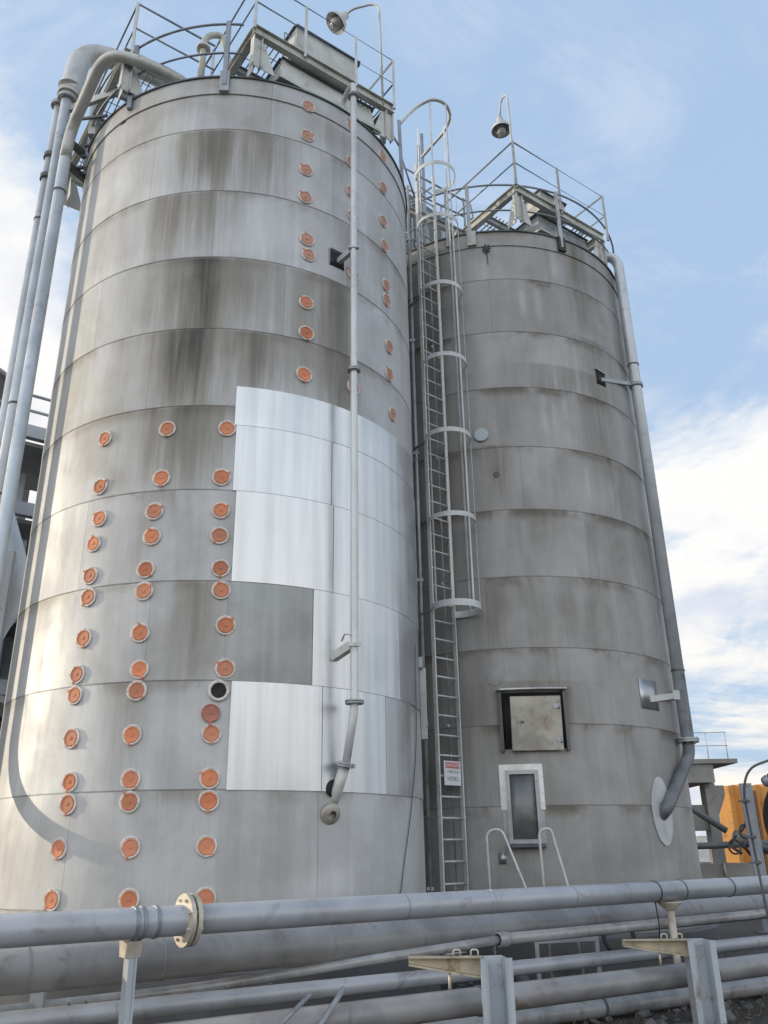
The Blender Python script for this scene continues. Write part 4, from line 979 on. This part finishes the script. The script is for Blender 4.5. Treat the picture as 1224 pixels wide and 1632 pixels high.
bigpost((3.20, 9.88), .82, .30, 'stout pale post at right below the cream stanchion', .66)
stub = thing('pipe_stanchion', (3.34, 11.05, 0), 'short cream stanchion rising behind the right post to the top pipe', 'pipe support', 'rack supports')
q = T1a + d1*((Vector((3.36, 11.1, 0))-T1a).dot(d1)); q = Vector((q.x, q.y, 0))
b_ = MB(); b_.tube([q+ZZ*.0, q+ZZ*1.06], .045, 14); b_.build('tube', M['flange'], stub)
b_ = MB(); b_.lathe([(.045, -.09), (.15, .0), (.15, .012), (.04, .012)], q+ZZ*1.10, seg=20); b_.build('saddle', M['flange'], stub)
# hanging wire on the right of the rack
hw_ = thing('hanging_wire', T1a+d1*5.45, 'thin dark wire wrapped round the top pipe, dangling at right', 'wire')
q = T1a+d1*5.35
b_ = MB(); b_.lathe([(.116, -.01), (.122, 0), (.116, .01)], q, d1, seg=20); b_.tube([q+ZZ*-.11, q+Vector((0,-.02,-.2)), q+Vector((.01,-.01,-.36)), q+Vector((-.01,0,-.55))], .008, 6); b_.build('wire_strand', M['dark'], hw_)

# low clutter behind / below the rack
vg = thing('valve_stand', (-2.6, 8.2, 0), 'short steel upright with a cross pipe behind the left end of the rack', 'stand')
b_ = MB(); b_.box((-2.93, 7.95, .42), (.11, .06, .84)); b_.build('upright', M['post'], vg)
b_ = MB(); b_.tube([(-3.4, 8.05, .72), (-2.0, 8.35, .72)], .028, 10)
for q in (-3.05, -2.15): b_.box((q, 8.1, .77), (.08, .05, .05))
b_.build('cross_pipe', M['smallpipe'], vg)
sv = thing('capped_pipe_stub', (-1.45, 6.7, 0), 'upright stub pipe with a rust-orange rim below the rack', 'pipe')
b_ = MB(); b_.lathe([(.05, 0), (.05, .40), (.065, .41), (.075, .46), (.06, .47), (.05, .40)], (-1.42, 6.85, 0), seg=20); b_.build('stub', M['arm'], sv)
cbk = thing('bent_hose', (-1.35, 7.1, .3), 'grey bent hose and strap hanging under the bright pipe', 'hose')
b_ = MB(); b_.tube(bend([(-1.36, 6.86, .45), (-1.1, 7.05, .42), (-.95, 7.3, .42), (-.65, 7.75, .66)], .12), .018, 8); b_.tube(bend([(-.85, 7.45, .44), (-.62, 7.55, .38), (-.40, 8.0, .66)], .1), .022, 8); b_.build('hose_run', M['smallpipe'], cbk)
fr_ = thing('equipment_frame', (2.2, 12.4, 0), 'dim steel frame and wheel standing behind the rack before the far silo', 'frame')
b_ = MB()
for a, c in (((1.9,12.3,0),(1.9,12.3,.95)), ((2.75,12.6,0),(2.75,12.6,.95)), ((1.9,12.3,.95),(2.75,12.6,.95)), ((1.9,12.3,.6),(2.75,12.6,.6))): b_.bar(a, c, .05, .05)
b_.build('frame_bars', M['steelbg'], fr_)
b_ = MB(); b_.tube([Vector((3.05, 12.6, .62))+Vector((cos(k*pi/12)*.20, sin(k*pi/12)*.04, sin(k*pi/12)*.20)) for k in range(24)], .03, 8, closed=True); b_.build('wheel', M['dark'], fr_)
# loose stones / rubbish on the dark ground
b_ = MB(); rnd = random.Random(3)
for k in range(2200):
    x = rnd.uniform(-5, 9); y = rnd.uniform(6.5, 13.5); s_ = rnd.uniform(.012, .06)*(1 if rnd.random() < .9 else 2.2)
    if (Vector((x, y, 0))-SL).length < 3.1 or (Vector((x, y, 0))-SR).length < 3.1: continue
    mm = Matrix.Translation((x, y, s_*.3)) @ Matrix.Rotation(rnd.uniform(0, 6), 4, 'Z') @ Matrix.Rotation(rnd.uniform(0, 1), 4, 'X') @ Matrix.Diagonal((s_*rnd.uniform(.7, 1.5), s_, s_*rnd.uniform(.4, .8), 1))
    bmesh.ops.create_icosphere(b_.bm, subdivisions=1, radius=1.0, matrix=mm)
o = b_.build('loose_stones', M['concretedk']); tag(o, 'loose stones and rubble on the dark yard floor', 'rubble', kind='stuff')
# weeds
def leafmat():
    mt, t, b = pbsdf('dry_weed'); tcn = t.node('ShaderNodeTexCoord'); a = t.noise(tcn.outputs['Object'], 3.0)
    t.l.new(t.mixc(t.maprange(a, .35, .65), (.07, .07, .04), (.16, .13, .085)), b.inputs['Base Color']); b.inputs['Roughness'].default_value = .8; return mt
M['weed'] = leafmat()
b_ = MB()
for k in range(900):
    x = rnd.uniform(-1.5, 8.5); y = 8.9 + (x*.66) + rnd.uniform(-1.6, .5); h = rnd.uniform(.03, .12)
    if y < 7: continue
    a_ = rnd.uniform(0, 6.28); d_ = Vector((cos(a_), sin(a_), 0)); p = Vector((x, y, 0)); t_ = p + ZZ*h + d_*h*rnd.uniform(.1, .8); w_ = Vector((-d_.y, d_.x, 0))*.010
    b_.bm.faces.new([b_.bm.verts.new(q) for q in (p-w_, p+w_, (p+t_)/2+w_*.8+ZZ*h*.1, t_)])
o = b_.build('weeds', M['weed']); tag(o, 'dry weeds scattered under the pipe rack', 'weeds', kind='stuff')

# ------------------------------------------------------------------ background left: process structure
ps = thing('process_structure', (-14, 26, 0), 'dark multi-storey steel process structure with pale wall panels behind the risers', 'industrial building')
P0 = Vector((-20, 20, 0)); pd = Vector((.80, .60, 0)).normalized(); pn_ = Vector((.60, -.80, 0))
Wd = 16.0; floors = [3.4, 6.2, 8.9, 11.6, 14.2]
zr = 14.2
P0 = Vector((-20, 17.0, 0))
PAX = (pd, Vector((-pd.y, pd.x, 0)), ZZ); back = Vector((-pd.y, pd.x, 0))
b_ = MB()
for f_ in floors:
    b_.bar(P0+ZZ*f_, P0+pd*Wd+ZZ*f_, .25, .42); b_.bar(P0+back*4+ZZ*f_, P0+back*4+pd*Wd+ZZ*f_, .25, .42)
for k in range(9):
    for bk in (0, 4):
        q = P0+pd*(Wd*k/8)+back*bk; b_.box(q+ZZ*(zr/2), (.3, .3, zr), PAX)
for k in range(8):
    for i, f_ in enumerate(floors[:-1]):
        if (k+i) % 3 == 0: b_.bar(P0+pd*(Wd*k/8)+ZZ*f_, P0+pd*(Wd*(k+1)/8)+ZZ*floors[i+1], .12, .12)
b_.build('steel_frame', M['steelbg'], ps)
b_ = MB()
for f_ in floors: b_.box(P0+pd*Wd/2+back*2+ZZ*(f_-.30), (Wd, 3.6, .12), PAX)
b_.build('floor_decks', M['steelbgdk'], ps)
for k in range(8):
    for i in range(4):
        if rnd.random() < .62:
            z0 = floors[i]+.25; z1 = floors[i+1]-.45
            b_ = MB(); b_.box(P0+pd*(Wd*(k+.5)/8)+back*(rnd.choice((1.0, 2.0)))+ZZ*(z0+z1)/2, (Wd/8*rnd.uniform(.5, .95), .08, (z1-z0)*rnd.uniform(.75, 1)), PAX); b_.build('wall_panel', M['claddingblue'] if rnd.random() < .6 else M['steelbgdk'], ps)
b_ = MB(); b_.box(P0+pd*Wd/2+back*3.9+ZZ*6.5, (Wd, .1, 10.8), PAX); b_.build('rear_wall', M['claddingblue'], ps)
b_ = MB()
for zz in (.55, 1.1): b_.tube([P0+ZZ*(zr+.2+zz), P0+pd*Wd+ZZ*(zr+.2+zz)], .05, 6)
for k in range(12): b_.tube([P0+pd*(Wd*k/11)+ZZ*(zr+.2), P0+pd*(Wd*k/11)+ZZ*(zr+1.3)], .035, 6)
b_.build('roof_rail', M['steelbg'], ps)
# lit work lights inside
mt, t, b = pbsdf('work_light'); b.inputs['Emission Color'].default_value = (1, .93, .8, 1); b.inputs['Emission Strength'].default_value = 6.0; M['lit'] = mt
for (s_, z) in ((12.9, 9.1), (13.6, 8.6), (13.1, 6.9)):
    b_ = MB(); b_.lathe([(0, .05), (.13, .05), (.16, -.05), (0, -.06)], P0+pd*s_+back*.4+ZZ*z, (0.2,-1,-.4), seg=16); b_.build('work_light', M['lit'], ps)
# round tank top at extreme left
tk = thing('round_vessel', (-12.4, 20.5, 0), 'grey-green round vessel cut by the left edge of the view', 'tank')
b_ = MB(); b_.lathe([(1.55, 0), (1.55, 14.3), (1.63, 14.3), (1.63, 14.45), (1.45, 14.5), (0, 14.95)], (-12.2, 20.8, 0), seg=48); b_.build('vessel_shell', M['concrete'], tk)
b_ = MB()
for zz in (13.5, 12.4, 11.3, 10.2): b_.lathe([(1.55, -.06), (1.64, -.05), (1.64, .05), (1.55, .06)], (-12.2, 20.8, zz), seg=48)
b_.build('stiffener_bands', M['steelbg'], tk)
hp = thing('hopper', (-7.6, 15.6, 0), 'pale blue cone-bottomed hopper behind the riser pipes', 'hopper')
HPc = (-7.95, 16.2, 0)
b_ = MB(); b_.lathe([(.20, 4.9), (.30, 5.5), (.72, 6.6), (.74, 7.1), (.2, 8.5), (.15, 8.9)], HPc, seg=40); b_.build('cone', M['bluepipe'], hp, edge=30)
b_ = MB()
for k in range(4):
    a_ = pi/4+k*pi/2; b_.bar((HPc[0]+cos(a_)*.9, HPc[1]+sin(a_)*.9, 0), (HPc[0]+cos(a_)*.9, HPc[1]+sin(a_)*.9, 7.3), .12, .12, (0,1,0))
for zz in (2.4, 4.4): b_.box((HPc[0], HPc[1], zz), (1.9, 1.9, .12))
b_.build('support_frame', M['steelbg'], hp)
b_ = MB(); b_.tube(bend([(HPc[0]+.1, HPc[1]-.9, 6.3), (HPc[0]-.1, HPc[1]-1.0, 5.4), (HPc[0]-.2, HPc[1]-.9, 4.5)], .3), .05, 8); b_.build('side_pipe', M['dark'], hp)

# ------------------------------------------------------------------ background right
ct = thing('concrete_tower', (10.6, 30, 0), 'grey concrete frame tower with a railed slab top right of the far silo', 'tower')
b_ = MB(); b_.box((9.2, 30.5, 4.35), (4.6, 3.4, .14)); b_.box((8.9, 30.4, 3.98), (3.6, 3.0, .58)); b_.build('top_slab', M['concrete'], ct)
b_ = MB(); b_.box((10.66, 29.6, 1.9), (.34, .5, 3.6)); b_.prism([(10.83,29.35,3.62), (11.12,29.35,3.62), (11.12,29.35,3.30), (10.83,29.35,2.7)], (0,0,0), (0,.5,0)); b_.build('column', M['concrete'], ct); b_ = MB(); b_.box((8.2, 29.6, 1.9), (.5, .5, 3.6)); b_.build('column', M['concrete'], ct)
b_ = MB(); b_.box((9.2, 29.8, 2.63), (2.58, .5, .80)); b_.box((9.4, 29.62, .62), (3.3, 1.0, 1.24)); b_.box((11.05, 29.5, .62), (.9, 1.2, 1.24)); b_.build('wall', M['concrete'], ct)
b_ = MB()
for k in range(7): b_.tube([(7.4+.64*k, 28.9, 4.42), (7.4+.64*k, 28.9, 5.3)], .018, 6)
for zz in (4.85, 5.28): b_.tube([(7.2, 28.9, zz), (11.3, 28.9, zz)], .016, 6)
b_.build('railing', M['railwhite'], ct)
b_ = MB(); b_.tube([(8.8, 28.7, 3.5), (10.7, 28.6, 2.2)], .10, 12); b_.tube([(8.0, 28.6, 1.72), (12.3, 28.5, 1.82)], .10, 12); b_.tube([(10.9, 28.55, 2.1), (12.0, 28.5, 1.55)], .14, 10); b_.build('pipes', M['darkgrey'], ct)
vc = thing('valve_cluster', (10.9, 27.8, 1.7), 'dark tangle of valve handwheels on the pipes before the ochre shed', 'valve')
b_ = MB(); rr_ = random.Random(5)
for k in range(10):
    q = Vector((10.75+rr_.uniform(-.3, .45), 27.7, 2.0+rr_.uniform(-.35, .5))); d_ = Vector((rr_.uniform(-1,1), rr_.uniform(-.4,.4), rr_.uniform(-1,1))).normalized()
    b_.tube([q-d_*.22, q+d_*.22], .045, 8)
for c0 in ((10.9, 27.6, 2.15), (10.5, 27.6, 1.72)):
    b_.tube([Vector(c0)+Vector((cos(k*pi/8)*.2, .05*cos(k*pi/8), sin(k*pi/8)*.2)) for k in range(16)], .03, 6, closed=True)
b_.build('valve_body', M['dark'], vc)
# ochre corrugated shed, sunlit end on
os_ = thing('ochre_shed', (14, 35, 0), 'tall ochre shed clad in deep vertical ribs lit by the low sun', 'building')
b_ = MB(); xs0 = 12.93; H_ = 3.95; prof = []; x, y = xs0, 35.0
for k, (a_, c_) in enumerate(((.36, .32), (.17, .32), (.16, .30), (.16, .30), (.30, .26), (.18, .26), (.30, .28), (.20, .28), (.36, .3), (.36, .3), (.36, .3), (.36, .3), (.36, .3))):
    prof += [(x, y), (x+a_, y-a_*.95)]; x += a_+c_; y = y-a_*.95+.42*a_/.5
lo = [b_.bm.verts.new((x_, y_, 0)) for x_, y_ in prof]; hi = [b_.bm.verts.new((x_, y_, H_+(0 if q % 4 < 2 else .05))) for q, (x_, y_) in enumerate(prof)]
lo2 = [b_.bm.verts.new((x_+.1, y_+.3, 0)) for x_, y_ in prof]; hi2 = [b_.bm.verts.new((x_+.1, y_+.3, v_.co.z)) for (x_, y_), v_ in zip(prof, hi)]
for q in range(len(prof)-1):
    b_.bm.faces.new((lo[q], lo[q+1], hi[q+1], hi[q])); b_.bm.faces.new((lo2[q], lo2[q+1], hi2[q+1], hi2[q])); b_.bm.faces.new((hi[q], hi[q+1], hi2[q+1], hi2[q]))
b_.bm.faces.new((lo[0], hi[0], hi2[0], lo2[0]))
b_.build('ribbed_wall', M['yellow'], os_)
for q in (5, 11):
    x_, y_ = prof[q]; b_ = MB(); b_.box((x_+.05, y_-.12, 1.9), (.10, .08, 3.7)); b_.build('drain_pipe', M['yellowdk'], os_)
b_ = MB(); b_.bar((xs0-.1, 34.2, .55), (x, y-1.3, .55), .10, .10); b_.build('base_rail', M['yellowdk'], os_)

gp = thing('steel_post', (8.0, 20, 0), 'plain blue-grey steel post standing before the ochre shed', 'post')
b_ = MB(); b_.box((8.05, 20, 1.52), (.20, .12, 3.04)); b_.box((8.05, 19.93, 1.52), (.26, .014, 3.04)); b_.build('column', M['rail'], gp)
b_ = MB(); b_.box((8.05, 20, .015), (.45, .4, .03)); b_.build('base_plate', M['darkgrey'], gp)
# right edge: looped handrail with coupling, tube and dark round drum
lpv = thing('loop_rail', (3.95, 9.6, 0), 'grey looped pipe rail with rusty couplings by the dark drum', 'pipe')
b_ = MB(); b_.tube(bend([(3.98, 9.75, 0), (3.90, 9.7, 1.5), (3.82, 9.55, 2.28), (3.90, 9.5, 2.50), (4.6, 9.4, 2.72)], .14, 8), .013, 10); b_.build('tube', M['darkgrey'], lpv)
b_ = MB()
for z in (1.55, 1.80, 2.16): b_.lathe([(.017, -.02), (.03, -.018), (.03, .018), (.017, .02)], (3.91-(z-1.5)*.11, 9.7-(z-1.5)*.19, z), seg=12); b_.box((3.88-(z-1.5)*.1, 9.68-(z-1.5)*.19, z), (.12, .02, .02))
b_.build('coupling', M['darkgrey'], lpv)
dm = thing('drum', (4.5, 9.6, 0), 'big dark round drum cut by the right edge of the view', 'drum')
b_ = MB(); cdm = Vector((4.71, 9.9, 1.98)); axd = Vector((-.30, -1, .05)).normalized()
b_.lathe([(0, -.25), (.48, -.25), (.52, -.20), (.52, .10), (.49, .13), (0, .15)], cdm, axd, seg=56); b_.build('drum_body', M['black'], dm, edge=30)
b_ = MB(); b_.lathe([(.515, .07), (.540, .07), (.540, .135), (.515, .15), (.488, .142)], cdm, axd, seg=56); b_.build('drum_rim', M['black'], dm, edge=30)
b_ = MB(); b_.tube([(4.02, 9.3, 2.36), (4.7, 9.2, 2.62)], .06, 14); b_.lathe([(.035, -.06), (.05, -.05), (.062, .0)], (4.0, 9.3, 2.35), Vector((.68,-.1,.26)), seg=12); b_.build('roller_tube', M['rail'], dm)
b_ = MB()
for s_ in (-.1, .35): b_.bar(cdm+Vector((s_, .1, 0)), (cdm.x+s_*1.2, cdm.y+.1, 0), .08, .08, (0,1,0))
b_.build('stand', M['darkgrey'], dm)
hz = thing('distant_wall', (40, 120, 0), 'pale low wall far off beyond the concrete tower', 'wall')
b_ = MB(); b_.box((30, 120, 1.6), (90, 2, 3.2)); b_.build('wall_body', M['framelt'], hz)
